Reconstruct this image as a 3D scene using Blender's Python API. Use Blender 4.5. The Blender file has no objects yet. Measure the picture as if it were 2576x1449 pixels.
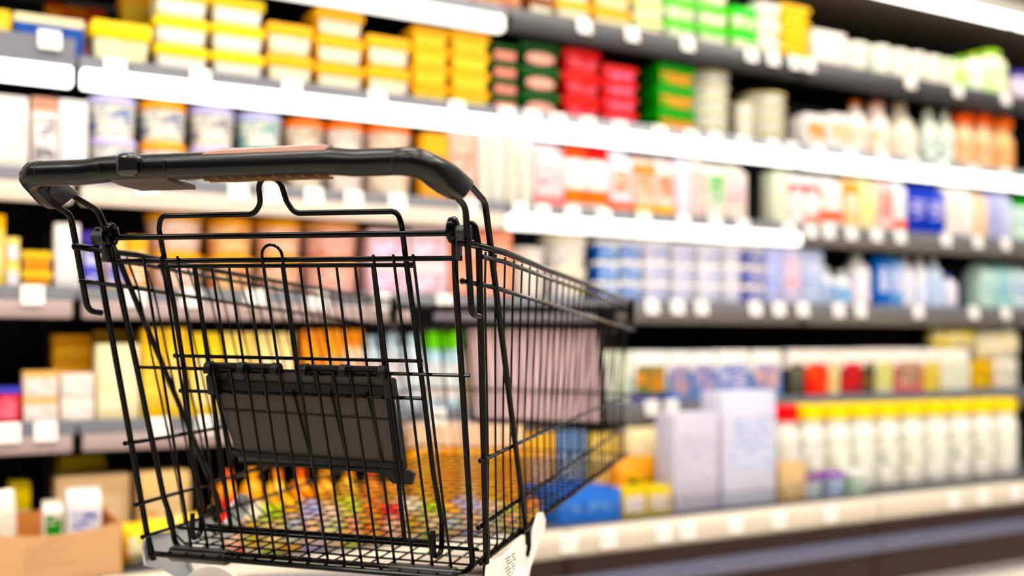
import bpy, bmesh, math, random
from mathutils import Vector, Matrix

# ------------------------------------------------------------------ camera, world, lights, exposure
FPX, CX, HY = 2744.0, 1288.0, 853.0          # focal length in pixels, centre column, horizon row (2576 x 1449)
EYE = 0.86                                    # camera height
sc = bpy.context.scene
C = sc.collection
cam_d = bpy.data.cameras.new('camera')
cam = bpy.data.objects.new('camera', cam_d); C.objects.link(cam)
cam.location = (0, 0, EYE); cam.rotation_euler = (math.pi/2, 0, 0)
cam_d.sensor_width = 36.0; cam_d.sensor_fit = 'HORIZONTAL'
cam_d.lens = FPX/2576*36.0
cam_d.shift_y = (HY-724.5)/2576
cam_d.clip_start = 0.05
cam_d.dof.use_dof = True
cam_d.dof.focus_distance = 1.42
cam_d.dof.aperture_fstop = 1.6
sc.camera = cam

W = bpy.data.worlds.new('world'); sc.world = W; W.use_nodes = True
bg = W.node_tree.nodes['Background']
bg.inputs[0].default_value = (1.0, 0.97, 0.94, 1); bg.inputs[1].default_value = 0.05
vs = sc.view_settings
vs.view_transform = 'Standard'; vs.look = 'None'; vs.gamma = 1.0; vs.use_curve_mapping = False
vs.exposure = 1.62
LED = 1.5            # shelf strip lights
PANEL = 13.0         # ceiling panels over the aisle

# ------------------------------------------------------------------ helpers
R = math.radians
def lin(h):
    h = h.lstrip('#'); v = [int(h[i:i+2], 16)/255 for i in (0, 2, 4)]
    return tuple((x/12.92 if x <= .04045 else ((x+.055)/1.055)**2.4) for x in v) + (1.0,)
def rich(c, k=1.7):
    if c[2] < .2 and c[1] > .08 and c[0] > .6: k = 1.1
    y = .35*c[0]+.45*c[1]+.20*c[2]
    mx = max(c[:3])
    o = [max(0.0, y+(x-y)*k) for x in c[:3]]
    f = mx/max(max(o), 1e-4)
    return tuple(min(1.0, x*f)*.74 for x in o)+(1.0,)
_m = {}
def pmat(hexc, rough=.4):
    k = ('pack', hexc, rough)
    if k in _m: return _m[k]
    m = mat(hexc, rough); m = m.copy(); m.node_tree.nodes['Principled BSDF'].inputs['Base Color'].default_value = rich(lin(hexc)); m.node_tree.nodes['Principled BSDF'].inputs['Specular IOR Level'].default_value = .15
    _m[k] = m; return m
def mat(hexc, rough=.5, metal=0.0, coat=0.0, bump=0.0):
    k = (hexc, rough, metal, coat, bump)
    if k in _m: return _m[k]
    m = bpy.data.materials.new('surface_'+hexc.strip('#')); m.use_nodes = True
    nt = m.node_tree; b = nt.nodes['Principled BSDF']
    b.inputs['Base Color'].default_value = lin(hexc)
    b.inputs['Roughness'].default_value = rough; b.inputs['Metallic'].default_value = metal
    b.inputs['Coat Weight'].default_value = coat
    b.inputs['Specular IOR Level'].default_value = .3
    n = nt.nodes.new('ShaderNodeTexNoise'); n.inputs['Scale'].default_value = 45
    t = nt.nodes.new('ShaderNodeTexCoord'); nt.links.new(t.outputs['Object'], n.inputs['Vector'])
    mr = nt.nodes.new('ShaderNodeMapRange'); mr.inputs[3].default_value = max(.02, rough-.02); mr.inputs[4].default_value = min(1, rough+.02)
    nt.links.new(n.outputs['Fac'], mr.inputs[0]); nt.links.new(mr.outputs[0], b.inputs['Roughness'])
    if bump:
        bp = nt.nodes.new('ShaderNodeBump'); bp.inputs['Strength'].default_value = bump; bp.inputs['Distance'].default_value = .002
        n2 = nt.nodes.new('ShaderNodeTexNoise'); n2.inputs['Scale'].default_value = 400
        nt.links.new(t.outputs['Object'], n2.inputs['Vector'])
        nt.links.new(n2.outputs['Fac'], bp.inputs['Height']); nt.links.new(bp.outputs[0], b.inputs['Normal'])
    _m[k] = m; return m
def printed(base, ink, amount=.5, sx=30, sz=110, rough=.45):
    """package print: blotches and line-like marks of ink on a base colour"""
    k = ('print', base, ink, amount, sx, sz)
    if k in _m: return _m[k]
    m = bpy.data.materials.new('print_'+base.strip('#')+'_'+ink.strip('#')); m.use_nodes = True
    nt = m.node_tree; b = nt.nodes['Principled BSDF']; b.inputs['Roughness'].default_value = rough; b.inputs['Specular IOR Level'].default_value = .2
    t = nt.nodes.new('ShaderNodeTexCoord'); mp = nt.nodes.new('ShaderNodeMapping')
    mp.inputs['Scale'].default_value = (sx, sx, sz)
    nt.links.new(t.outputs['Object'], mp.inputs[0])
    n = nt.nodes.new('ShaderNodeTexNoise'); n.inputs['Scale'].default_value = 1.0; n.inputs['Detail'].default_value = 2.5
    nt.links.new(mp.outputs[0], n.inputs['Vector'])
    cr = nt.nodes.new('ShaderNodeValToRGB'); e = cr.color_ramp.elements
    th = .72-.4*amount
    e[0].position = th-.03; e[0].color = rich(lin(base)); e[1].position = th+.03; e[1].color = rich(lin(ink))
    nt.links.new(n.outputs['Fac'], cr.inputs[0]); nt.links.new(cr.outputs[0], b.inputs['Base Color'])
    _m[k] = m; return m
def glow(hexc, s):
    k = ('glow', hexc, s)
    if k in _m: return _m[k]
    m = bpy.data.materials.new('lit_'+hexc.strip('#')); m.use_nodes = True; nt = m.node_tree
    b = nt.nodes['Principled BSDF']; b.inputs['Base Color'].default_value = lin('#6a6a6a')
    b.inputs['Emission Color'].default_value = lin(hexc); b.inputs['Emission Strength'].default_value = s
    _m[k] = m; return m

def mesh(bm, name, smooth=40):
    me = bpy.data.meshes.new(name); bm.normal_update()
    if smooth:
        for f in bm.faces: f.smooth = True
    bm.to_mesh(me); bm.free()
    if smooth: me.set_sharp_from_angle(angle=R(smooth))
    return me
def obj(name, me, m=None, parent=None, loc=None):
    if isinstance(me, bmesh.types.BMesh): me = mesh(me, name)
    o = bpy.data.objects.new(name, me); C.objects.link(o)
    if m is not None:
        ms = m if isinstance(m, (list, tuple)) else [m]
        if not me.materials:
            for x in ms: me.materials.append(x)
    if parent: o.parent = parent
    if loc: o.location = loc
    return o
def empty(name, loc=(0, 0, 0), rz=0):
    o = bpy.data.objects.new(name, None); C.objects.link(o); o.location = loc; o.rotation_euler = (0, 0, rz)
    o.empty_display_size = .05; return o
def tag(o, label=None, cat=None, group=None, kind=None):
    if label: o['label'] = label
    if cat: o['category'] = cat
    if group: o['group'] = group
    if kind: o['kind'] = kind
    return o
def dup(root, loc):
    r = root.copy(); C.objects.link(r); r.location = loc
    for ch in list(root.children):
        c = ch.copy(); C.objects.link(c); c.parent = r
        for g in list(ch.children):
            d = g.copy(); C.objects.link(d); d.parent = c
    return r

def box(bm, x0, x1, y0, y1, z0, z1, bev=0, seg=2, taper=1.0, mi=0):
    """box; taper scales the bottom"""
    cx, cy = (x0+x1)/2, (y0+y1)/2
    vs_ = []
    for z, k in ((z0, taper), (z1, 1.0)):
        for x, y in ((x0, y0), (x1, y0), (x1, y1), (x0, y1)):
            vs_.append(bm.verts.new((cx+(x-cx)*k, cy+(y-cy)*k, z)))
    fs = [(3, 2, 1, 0), (4, 5, 6, 7), (0, 1, 5, 4), (1, 2, 6, 5), (2, 3, 7, 6), (3, 0, 4, 7)]
    faces = [bm.faces.new([vs_[i] for i in f]) for f in fs]
    for f in faces: f.material_index = mi
    if bev > 0:
        es = list({e for f in faces for e in f.edges})
        r = bmesh.ops.bevel(bm, geom=es, offset=bev, segments=seg, affect='EDGES', profile=.5)
        for f in r['faces']: f.material_index = mi
    return bm
def B(*a, **k): return box(bmesh.new(), *a, **k)
def lathe(bm, prof, n=20, cx=0, cy=0):
    """profile of (r, z) from bottom to top, closed at both ends"""
    rings = []
    for r, z in prof:
        rings.append([bm.verts.new((cx+r*math.cos(2*math.pi*i/n), cy+r*math.sin(2*math.pi*i/n), z)) for i in range(n)])
    for a, b in zip(rings, rings[1:]):
        for i in range(n):
            bm.faces.new((a[i], a[(i+1) % n], b[(i+1) % n], b[i]))
    bm.faces.new(list(reversed(rings[0]))); bm.faces.new(rings[-1])
    return bm
def fillet(pts, rad, n=5):
    pts = [Vector(p) for p in pts]; out = [pts[0]]
    for a, b, c in zip(pts, pts[1:], pts[2:]):
        d1, d2 = (a-b), (c-b); l1, l2 = d1.length, d2.length
        d1.normalize(); d2.normalize()
        ang = d1.angle(d2, math.pi)
        if ang > R(176): out.append(b); continue
        t = min(rad/math.tan(ang/2), l1*.48, l2*.48)
        p, q = b+d1*t, b+d2*t
        for i in range(n+1):
            s = i/n; out.append(p*(1-s)**2 + b*2*s*(1-s) + q*s*s)
    out.append(pts[-1]); return out
def tube(bm, pts, r, seg=8, cap=True, ball=False):
    pts = [Vector(p) for p in pts]
    P = [pts[0]]
    for p in pts[1:]:
        if (p-P[-1]).length > 1e-5: P.append(p)
    n = len(P); rings = []
    t0 = (P[1]-P[0]).normalized()
    nrm = t0.orthogonal().normalized()
    for i in range(n):
        if i == 0: t = t0
        elif i == n-1: t = (P[-1]-P[-2]).normalized()
        else: t = ((P[i]-P[i-1]).normalized()+(P[i+1]-P[i]).normalized()).normalized()
        nrm = (nrm - t*nrm.dot(t)).normalized(); bn = t.cross(nrm)
        rings.append([bm.verts.new(P[i]+(nrm*math.cos(2*math.pi*k/seg)+bn*math.sin(2*math.pi*k/seg))*r) for k in range(seg)])
    for a, b in zip(rings, rings[1:]):
        for k in range(seg): bm.faces.new((a[k], a[(k+1) % seg], b[(k+1) % seg], b[k]))
    if cap:
        bm.faces.new(list(reversed(rings[0]))); bm.faces.new(rings[-1])
    if ball:
        for p in (P[0],): bmesh.ops.create_icosphere(bm, subdivisions=2, radius=r*1.25, matrix=Matrix.Translation(p))
    return bm
def loft(bm, rings, caps=True):
    rs = [[bm.verts.new(p) for p in ring] for ring in rings]
    n = len(rs[0])
    for a, b in zip(rs, rs[1:]):
        for k in range(n): bm.faces.new((a[k], a[(k+1) % n], b[(k+1) % n], b[k]))
    if caps: bm.faces.new(list(reversed(rs[0]))); bm.faces.new(rs[-1])
    return bm
def prism(bm, poly, axis, a, b):
    """poly: points in the plane across axis ('x': (y,z)); extruded from a to b"""
    def p(q, t): return (t, q[0], q[1]) if axis == 'x' else ((q[0], t, q[1]) if axis == 'y' else (q[0], q[1], t))
    v0 = [bm.verts.new(p(q, a)) for q in poly]; v1 = [bm.verts.new(p(q, b)) for q in poly]
    n = len(poly)
    for k in range(n): bm.faces.new((v0[k], v0[(k+1) % n], v1[(k+1) % n], v1[k]))
    bm.faces.new(list(reversed(v0))); bm.faces.new(v1)
    bmesh.ops.recalc_face_normals(bm, faces=bm.faces[:])
    return bm
ORD = ['', 'first', 'second', 'third', 'fourth', 'fifth', 'sixth', 'seventh', 'eighth', 'ninth', 'tenth', 'eleventh', 'twelfth',
       'thirteenth', 'fourteenth', 'fifteenth', 'sixteenth', 'seventeenth', 'eighteenth', 'nineteenth', 'twentieth']
def ordn(i):
    if i <= 20: return ORD[i]
    t = {2: 'twenty', 3: 'thirty', 4: 'forty', 5: 'fifty', 6: 'sixty'}[i//10]
    return t+'-'+ORD[i % 10] if i % 10 else {2: 'twentieth', 3: 'thirtieth', 4: 'fortieth', 5: 'fiftieth', 6: 'sixtieth'}[i//10]

# ------------------------------------------------------------------ the chiller wall: its own axes (s along, t back, z up)
ANG = math.atan2(6014-CX, FPX)               # angle between the view axis and the shelf run
SD = Vector((math.sin(ANG), math.cos(ANG), 0)); ND = Vector((-math.cos(ANG), math.sin(ANG), 0))
RZ = math.atan2(SD.y, SD.x)
DS, DB = 2.922, 2.575                         # distance of shelf fronts and of the base front
def sz(px, py, D):
    """where the sight line through a photograph point meets the upright plane at distance D: (s, z)"""
    k = (px-CX)/FPX
    Y = D/(k*ND.x+ND.y)
    p = Vector((k*Y, Y, 0))
    return p.dot(SD), EYE+(HY-py)*Y/FPX
def at(s, t, z): 
    p = SD*s+ND*t; return (p.x, p.y, z)

ZK = {1: 1.808, 2: 1.4945, 3: 1.202, 4: 0.912, 5: 0.5755}   # underside of each shelf front
SURF = {k: z+.070 for k, z in ZK.items()}; SURF[6] = 0.322
ZTOP = 2.195
MODS = [-.815+1.2465*i for i in range(6)]     # bay joints along s
SHELF = {1: 'top shelf', 2: 'second shelf', 3: 'third shelf', 4: 'fourth shelf', 5: 'fifth shelf', 6: 'bottom deck'}

# ------------------------------------------------------------------ room
fl = mat('#cfc6ba', .22)
nt = fl.node_tree; b = nt.nodes['Principled BSDF']
tcn = nt.nodes.new('ShaderNodeTexCoord'); br = nt.nodes.new('ShaderNodeTexBrick')
br.inputs['Color1'].default_value = lin('#d6cec3'); br.inputs['Color2'].default_value = lin('#cdc4b8'); br.inputs['Mortar'].default_value = lin('#a39a8f')
br.inputs['Scale'].default_value = 1.0; br.inputs['Mortar Size'].default_value = .003; br.inputs['Brick Width'].default_value = .6; br.inputs['Row Height'].default_value = .6
br.offset = 0
nt.links.new(tcn.outputs['Object'], br.inputs['Vector']); nt.links.new(br.outputs['Color'], b.inputs['Base Color'])
tag(obj('floor', B(-6, 9, -4, 9, -.1, 0), fl), 'beige floor tiles of the shop aisle', 'floor', kind='structure')
tag(obj('ceiling', B(-6, 9, -4, 9, 3.6, 3.7), mat('#e9e6e0', .8)), 'pale shop ceiling above the aisle', 'ceiling', kind='structure')
bm = B(-7, 7, 0, .1, 0, 3.6); wl = obj('wall_back', bm, mat('#d9d5cf', .8)); wl.location = at(1.5, DS+1.0, 0); wl.rotation_euler = (0, 0, RZ)
tag(wl, 'plain wall behind the chillers', 'wall', kind='structure')
# ceiling light panels over the aisle
cl = empty('ceiling_light', at(0, 1.2, 3.58), RZ)
obj('frame', B(-.66, .66, -.19, .19, -.02, .02, .01), mat('#d8d8d8', .4), cl)
obj('diffuser', B(-.62, .62, -.15, .15, -.035, -.018, .004), glow('#fff6ea', PANEL), cl)
k = 0
for t in (1.75, .2, -1.6):
    for s in (-2.6, -.8, 1.0, 2.8, 4.6):
        o = cl if k == 0 else dup(cl, at(s, t, 3.58)); k += 1
        o.location = at(s, t, 3.58)
        tag(o, 'long white ceiling light panel above the aisle', 'ceiling light', 'ceiling lights over the aisle')

# ------------------------------------------------------------------ chiller bays
BLK = mat('#0b0a0a', .6); DGR = mat('#2a2a2e', .45); GREY = mat('#5e6069', .35); LGR = mat('#c9c6cb', .35)
CREAM = mat('#b9ae9f', .3); BROWN = mat('#2a100c', .35); RAILG = mat('#62647a', .3, .3)
def local(bm_): return bm_
LIT = {(m, k): None for m in range(6) for k in range(1, 6)}
for m in range(5):
    for kk in (2,): LIT[(m, kk)] = ('#fffdf6', LED)
for m in (2, 3): LIT[(m, 3)] = ('#fff8ee', LED*.6)
LIT[(0, 3)] = LIT[(1, 3)] = ('#ffdcbc', LED*.2)
LIT[(3, 3)] = None
LIT[(0, 1)] = LIT[(1, 1)] = ('#fff8ea', LED*.5)
bayname = ['leftmost', 'second from left', 'middle', 'second from right', 'rightmost']
for m in range(5):
    s0, s1 = MODS[m]+.004, MODS[m+1]-.004
    L = s1-s0
    cab = empty('chiller_cabinet', at((s0+s1)/2, DB, 0), RZ)
    tag(cab, 'open chilled display cabinet bay with dark interior, %s of the five bays' % bayname[m], 'chiller', 'chilled cabinet bays')
    h = L/2; d = DS-DB
    obj('back_panel', B(-h, h, d+.56, d+.60, .30, 2.3), BLK, cab)
    obj('upright', B(-h, -h+.03, d+.50, d+.56, .30, 2.3, .003), DGR, cab)
    # base: deck, cream lip, brown kick panel, grey bumper rail, plinth
    obj('deck', B(-h, h, .05, d+.56, .29, .318, .003), mat('#4b4d52', .5), cab)
    bm = bmesh.new()
    prism(bm, [(0, .245), (-.012, .255), (-.016, .285), (-.008, .312), (.006, .322), (.024, .322), (.024, .245)], 'x', -h, h)
    obj('deck_lip', bm, CREAM, cab)
    if m >= 2:
        fence = bmesh.new()
        tube(fence, [(-h, .062, .372), (h, .062, .372)], .0016, 5)
        for i in range(int(L/.022)):
            tube(fence, [(-h+.011+i*.022, .062, .322), (-h+.011+i*.022, .062, .372)], .0010, 4, cap=False)
        obj('product_fence', fence, mat('#3f4a50', .4, .5), cab)
    obj('kick_panel', B(-h, h, .012, .05, .03, .245), BROWN, cab)
    bm = bmesh.new(); prism(bm, [(.012, .135), (-.014, .142), (-.02, .162), (-.014, .182), (.012, .19)], 'x', -h, h)
    obj('bumper_rail', bm, RAILG, cab)
    obj('plinth', B(-h, h, .0, .05, .0, .03, .004), mat('#77747a', .4), cab)
    # canopy
    bm = bmesh.new()
    prism(bm, [(d+.02, ZTOP+.02), (d+.6, ZTOP+.02), (d+.6, ZTOP+.3), (d-.03, ZTOP+.3), (d-.03, ZTOP+.06)], 'x', -h, h)
    cp = obj('canopy', bm, mat('#4a4038', .5), cab)
    obj('canopy_light', B(-h+.01, h-.01, d-.028, d+.03, ZTOP-.008, ZTOP+.024, .006), glow('#fffdf4', LED*1.5), cp)
    obj('canopy_trim', B(-h, h, d-.05, d-.03, ZTOP+.035, ZTOP+.085, .004), mat('#a39c95', .35, .3), cp)
    obj('fascia', B(-h, h, d-.06, d-.03, ZTOP+.085, ZTOP+.3, .004), mat('#3a211f', .4), cp)
    for kk in range(1, 6):
        z = ZK[kk]
        sh = obj('shelf', B(-h, h, d+.006, d+.53, z+.054, z+.068), mat('#211f20', .5), cab)
        lit = LIT[(m, kk)]
        dark = kk == 1 and m >= 2
        bm = bmesh.new()
        zt = z+.080 if not (m == 0 and kk == 2) else z+.118
        prism(bm, [(d+.004, z+.047), (d-.012, z+.047), (d-.004, zt), (d+.006, zt)], 'x', -h, h)
        obj('price_rail', bm, mat('#3c3d42', .35) if dark else (GREY if (m < 2 or kk >= 3) else mat('#83868e', .35)), sh)
        bm = B(-h+.008, h-.008, d-.012, d+.03, z, z+.046, .005)
        if lit: obj('light_strip', bm, glow(lit[0], lit[1]), sh)
        else: obj('light_strip', bm, mat('#2c2b2e', .4) if dark else (mat('#a2908f', .4) if m < 2 else mat('#5c5955', .4)), sh)
        for sg in (-1, 1):
            bm = bmesh.new(); prism(bm, [(d+.03, z+.046), (d+.53, z+.046), (d+.53, z-.04), (d+.45, z-.03)], 'x', sg*(h-.012)-.002, sg*(h-.012)+.002)
            obj('bracket', bm, mat('#3a2f2b', .5), sh)

# ------------------------------------------------------------------ price tags (each a card in the rail)
tm = [mat('#f4f2f0', .6), printed('#f6f4f2', '#5a5a60', .28, 120, 300)]
tagm = B(-.026, .026, -.002, .0, -.024, .024, .001); tag_me = mesh(tagm, 'price_tag', 0); tag_me.materials.append(tm[0])
tprint = mesh(B(-.020, .020, -.0026, -.0020, -.016, .016), 'tag_print', 0); tprint.materials.append(tm[1])
TAGS = {1: [1470, 1590, 1730, 1890, 1945, 2000, 2035, 2290, 2410, 2530],
        2: [125, 290, 505, 735, 950, 1150, 1275, 1340, 1405, 1480, 1560, 1660, 1740, 1800, 1870, 1945, 1990, 2060, 2140, 2220, 2300, 2370, 2450, 2530],
        3: [370, 600, 690, 790, 890, 1000, 1180, 1310, 1365, 1440, 1520, 1620, 1720, 1800, 1870, 1985, 2040, 2085, 2142, 2205, 2265, 2380, 2460, 2530],
        4: [82, 340, 480, 640, 800, 960, 1120, 1640, 1705, 1765, 1900, 1960, 2020, 2110, 2165, 2310, 2450, 2530],
        5: [22, 115, 400, 520, 1100, 1640, 1690],
        6: [1430, 1530, 1670, 1730, 1850, 1960, 2090, 2400, 2475, 2555]}
for k, xs in TAGS.items():
    for i, x in enumerate(xs):
        D = DS-.014 if k < 6 else DB-.018
        s, _ = sz(x, 800, D)
        z = ZK[k]+.056 if k < 6 else .288
        if k == 2 and x < 190: z += .05
        o = obj('price_tag', tag_me, None); o.location = at(s, D, z); o.rotation_euler = (R(-9 if k < 6 else -4), 0, RZ)
        p = obj('tag_print', tprint, None, o)
        where = (SHELF[k]+' rail') if k < 6 else 'bottom deck lip'
        tag(o, 'white paper price tag on the %s, %s from left' % (where, ordn(i+1)), 'price tag', 'price tags on the rails')

# ------------------------------------------------------------------ packages: each maker returns (name, [(part, mesh, material)...]) around the base centre
def mk_tub(w, d, h, body='#f3efe2', lid='#f2b90c', label='#f1efe6', ink='#6d6f63', amt=.2, oval=None, lf=.40, **_):
    lh = h*lf
    bm = B(-w/2*.95, w/2*.95, -d/2*.95, d/2*.95, 0, h-lh*.6, min(w, d, h)*.12, 3, .86)
    parts = [('body', mesh(bm, 'body'), pmat(body, .35))]
    bm = box(bmesh.new(), -w/2*.99, w/2*.99, -d/2*.99, d/2*.99, h-lh, h-lh*.16, w*.02, 2)
    box(bm, -w/2*.93, w/2*.93, -d/2*.93, d/2*.93, h-lh*.2, h, w*.03, 2)
    parts.append(('lid', mesh(bm, 'lid'), pmat(lid, .3)))
    y0 = -d/2*.95
    bm = bmesh.new(); zb, zt = h*.12, h-lh*1.05
    def yy(z): return y0*(.86+.14*z/(h-lh*.6))-.0006
    if oval:
        n = 20; vs_ = [];c = (zb+zt)/2
        for i in range(n):
            a = 2*math.pi*i/n; z = c+(zt-zb)*.5*math.sin(a); vs_.append(bm.verts.new((w*.36*math.cos(a), yy(z)-.0008, z)))
        bm.faces.new(vs_)
    else:
        q = [(-w*.40, zb), (w*.40, zb), (w*.42, zt), (-w*.42, zt)]
        bm.faces.new([bm.verts.new((x, yy(z)-.0004, z)) for x, z in q])
    parts.append(('label', mesh(bm, 'label', 0), printed(label, ink, amt)))
    return parts
def mk_round(w, d, h, body='#efece2', lid='#c9c3e6', label='#f2efe6', ink='#5f7fc0', amt=.4, **_):
    r = w/2; lh = h*.2
    bm = lathe(bmesh.new(), [(r*.80, 0), (r*.84, h*.02), (r*.95, h-lh*.8), (r*.95, h-lh*.5)], 28)
    parts = [('body', mesh(bm, 'body'), pmat(body, .35))]
    bm = lathe(bmesh.new(), [(r*.97, h-lh), (r*1.0, h-lh*.95), (r*1.0, h-lh*.2), (r*.96, h-lh*.05), (r*.9, h), (r*.88, h-lh*.12)], 28)
    parts.append(('lid', mesh(bm, 'lid'), pmat(lid, .3)))
    bm = bmesh.new(); n = 28; a = []; 
    for z in (h*.12, h-lh*1.15):
        rr = (r*.84+(r*.11)*(z/h)*1.15)+.0012
        a.append([bm.verts.new((rr*math.cos(2*math.pi*i/n), rr*math.sin(2*math.pi*i/n), z)) for i in range(n)])
    for i in range(n): bm.faces.new((a[0][i], a[0][(i+1) % n], a[1][(i+1) % n], a[1][i]))
    parts.append(('label', mesh(bm, 'label'), printed(label, ink, amt)))
    return parts
def mk_carton(w, d, h, body='#efeef0', lid='#e8622a', label='#efeef0', ink='#e8622a', amt=.4, band=None, gable=True, cap=None, **_):
    g = h*.16 if gable else 0
    bm = B(-w/2*.97, w/2*.97, -d/2, d/2, 0, h-g, w*.03, 2)
    if gable:
        y = d/2*.97; z0 = h-g-.001; z1 = h-g*.3
        q = [(-y, z0), (y, z0), (.006, z1), (.006, h), (-.006, h), (-.006, z1)]
        prism(bm, q, 'x', -w/2*.96, w/2*.96)
    parts = [('body', mesh(bm, 'body', 30), pmat(body, .4))]
    zb = h*.05
    if band:
        for z0, z1, colr in band:
            bm = B(-w/2*.975, w/2*.975, -d/2-.0008, d/2+.0008, h*z0, h*z1)
            parts.append(('band', mesh(bm, 'band', 0), pmat(colr, .4)))
    z0, z1 = (.30, .78) if not band else (.34, .70)
    bm = bmesh.new(); bm.faces.new([bm.verts.new((x, -d/2-.0018, z)) for x, z in ((-w*.38, h*z0), (w*.38, h*z0), (w*.38, h*z1), (-w*.38, h*z1))])
    parts.append(('label', mesh(bm, 'label', 0), printed(label, ink, amt)))
    if cap:
        bm = lathe(bmesh.new(), [(w*.16, 0), (w*.16, h*.05), (w*.14, h*.06)], 16)
        bmesh.ops.rotate(bm, verts=bm.verts[:], matrix=Matrix.Rotation(R(35), 3, 'X')); bmesh.ops.translate(bm, verts=bm.verts[:], vec=(0, -d*.24, h-g*.72))
        parts.append(('cap', mesh(bm, 'cap'), pmat(cap, .3)))
    return parts
def mk_bottle(w, d, h, body='#f2efe8', lid='#f07a1c', label='#f4efe6', ink='#f08a2c', amt=.4, neck=.42, ysq=1.0, capr=.36, caph=.1, **_):
    r = w/2*.97
    sh = h*(1-neck)
    prof = [(r*.86, 0), (r*.98, h*.02), (r, h*.05), (r, sh*.92), (r*.96, sh), (r*.72, sh+(h-sh)*.38), (r*capr*1.02, h*(1-caph)-h*.05), (r*capr, h*(1-caph)), (r*capr, h*(1-caph)+.002)]
    bm = lathe(bmesh.new(), prof, 24)
    parts = [('body', mesh(bm, 'body'), pmat(body, .3))]
    zc = h*(1-caph)
    bm = lathe(bmesh.new(), [(r*capr*1.15, zc), (r*capr*1.15, h*.99), (r*capr*1.05, h)], 20)
    parts.append(('cap', mesh(bm, 'cap'), pmat(lid, .3)))
    bm = bmesh.new(); n = 24; a = []
    for z in (h*.12, sh*.85): a.append([bm.verts.new(((r+.001)*math.cos(2*math.pi*i/n), (r+.001)*math.sin(2*math.pi*i/n), z)) for i in range(n)])
    for i in range(n): bm.faces.new((a[0][i], a[0][(i+1) % n], a[1][(i+1) % n], a[1][i]))
    parts.append(('label', mesh(bm, 'label'), printed(label, ink, amt)))
    return parts
def mk_box(w, d, h, body='#f1eff0', label='#f1eff0', ink='#7a86c0', amt=.4, top=None, band=None, **_):
    bm = B(-w/2*.98, w/2*.98, -d/2, d/2, 0, h, min(w, h, d)*.02, 2)
    parts = [('body', mesh(bm, 'body', 30), pmat(body, .5))]
    if top:
        bm = B(-w/2*.985, w/2*.985, -d/2-.0008, d/2+.0008, h*top[0], h*1.003)
        parts.append(('lid', mesh(bm, 'lid', 0), pmat(top[1], .45)))
    if band:
        for z0, z1, colr in band:
            parts.append(('band', mesh(B(-w/2*.983, w/2*.983, -d/2-.0007, d/2+.0007, h*z0, h*z1), 'band', 0), pmat(colr, .45)))
    bm = bmesh.new(); bm.faces.new([bm.verts.new((x, -d/2-.0016, z)) for x, z in ((-w*.40, h*.16), (w*.40, h*.16), (w*.40, h*.72), (-w*.40, h*.72))])
    parts.append(('label', mesh(bm, 'label', 0), printed(label, ink, amt)))
    return parts
def mk_bag(w, d, h, body='#f3a51d', label='#f8d68a', ink='#d9701a', amt=.45, **_):
    bm = bmesh.new(); rings = []; n = 24
    for j in range(11):
        q = j/10; z = h*q
        e = math.sin(math.pi*min(.96, max(.04, q)))**.45
        if q > .9: e = .25*(1-q)/.1+.06
        ring = []
        for i in range(n):
            a = 2*math.pi*i/n; ca, sa = math.cos(a), math.sin(a)
            ww = w/2*(.92+.08*math.sin(math.pi*q)); dd = d/2*e
            ring.append((ww*math.copysign(abs(ca)**.55, ca), dd*math.copysign(abs(sa)**.7, sa)+.004*math.sin(5*a+9*q), z+.006*math.sin(4*a)*(.2+q)*(1 if 0 < j < 10 else 0)))
        rings.append(ring)
    loft(bm, rings)
    parts = [('body', mesh(bm, 'body', 60), printed(body, label, amt, 14, 18))]
    bm = bmesh.new(); rr = []
    for z in (.30, .5, .70):
        rr.append([bm.verts.new((x, -d/2*math.sin(math.pi*z)**.45-.004+.05*d*abs(x/w)*2, h*z)) for x in (-w*.3, 0, w*.3)])
    for a, b_ in zip(rr, rr[1:]):
        for i in range(2): bm.faces.new((a[i], a[i+1], b_[i+1], b_[i]))
    parts.append(('label', mesh(bm, 'label'), printed(label, ink, .4)))
    return parts
MK = {'tub': mk_tub, 'round': mk_round, 'carton': mk_carton, 'bottle': mk_bottle, 'box': mk_box, 'bag': mk_bag}
NAME = {'tub': 'margarine_tub', 'round': 'round_tub', 'carton': 'drink_carton', 'bottle': 'bottle', 'box': 'food_box', 'bag': 'food_bag'}
CAT = {'tub': 'tub', 'round': 'tub', 'carton': 'carton', 'bottle': 'bottle', 'box': 'box', 'bag': 'bag'}
# ------------------------------------------------------------------ what stands where: (x0, x1, top, kind, count, style, words) in photograph columns on the shelf-front plane
YT = dict(body='#f4f0e2', lid='#ffde00', label='#f8f6f0', ink='#6f7a70', amt=.15)
OT = dict(body='#f4ead0', lid='#ffbe0a', label='#f8f2e2', ink='#8a836a', amt=.16)
AM = dict(body='#ffca10', lid='#ffba08', label='#ffe9a0', ink='#a89a50', amt=.2)
GT = dict(body='#123d1d', lid='#1c4a22', label='#f3c9c0', ink='#d8998a', amt=.3, oval=1)
RT = dict(body='#d9262b', lid='#e0323a', label='#ef8f96', ink='#c8202a', amt=.55)
PT = dict(body='#d83a52', lid='#e0304a', label='#f0a0b4', ink='#d23a52', amt=.4)
CR = dict(body='#e9e6da', lid='#efe9c9', label='#e6e6e2', ink='#c9cdc9', amt=.4)
LIME = dict(body='#eef0e2', lid='#7fd413', label='#f4f3e6', ink='#9bd420', amt=.45)
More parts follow.
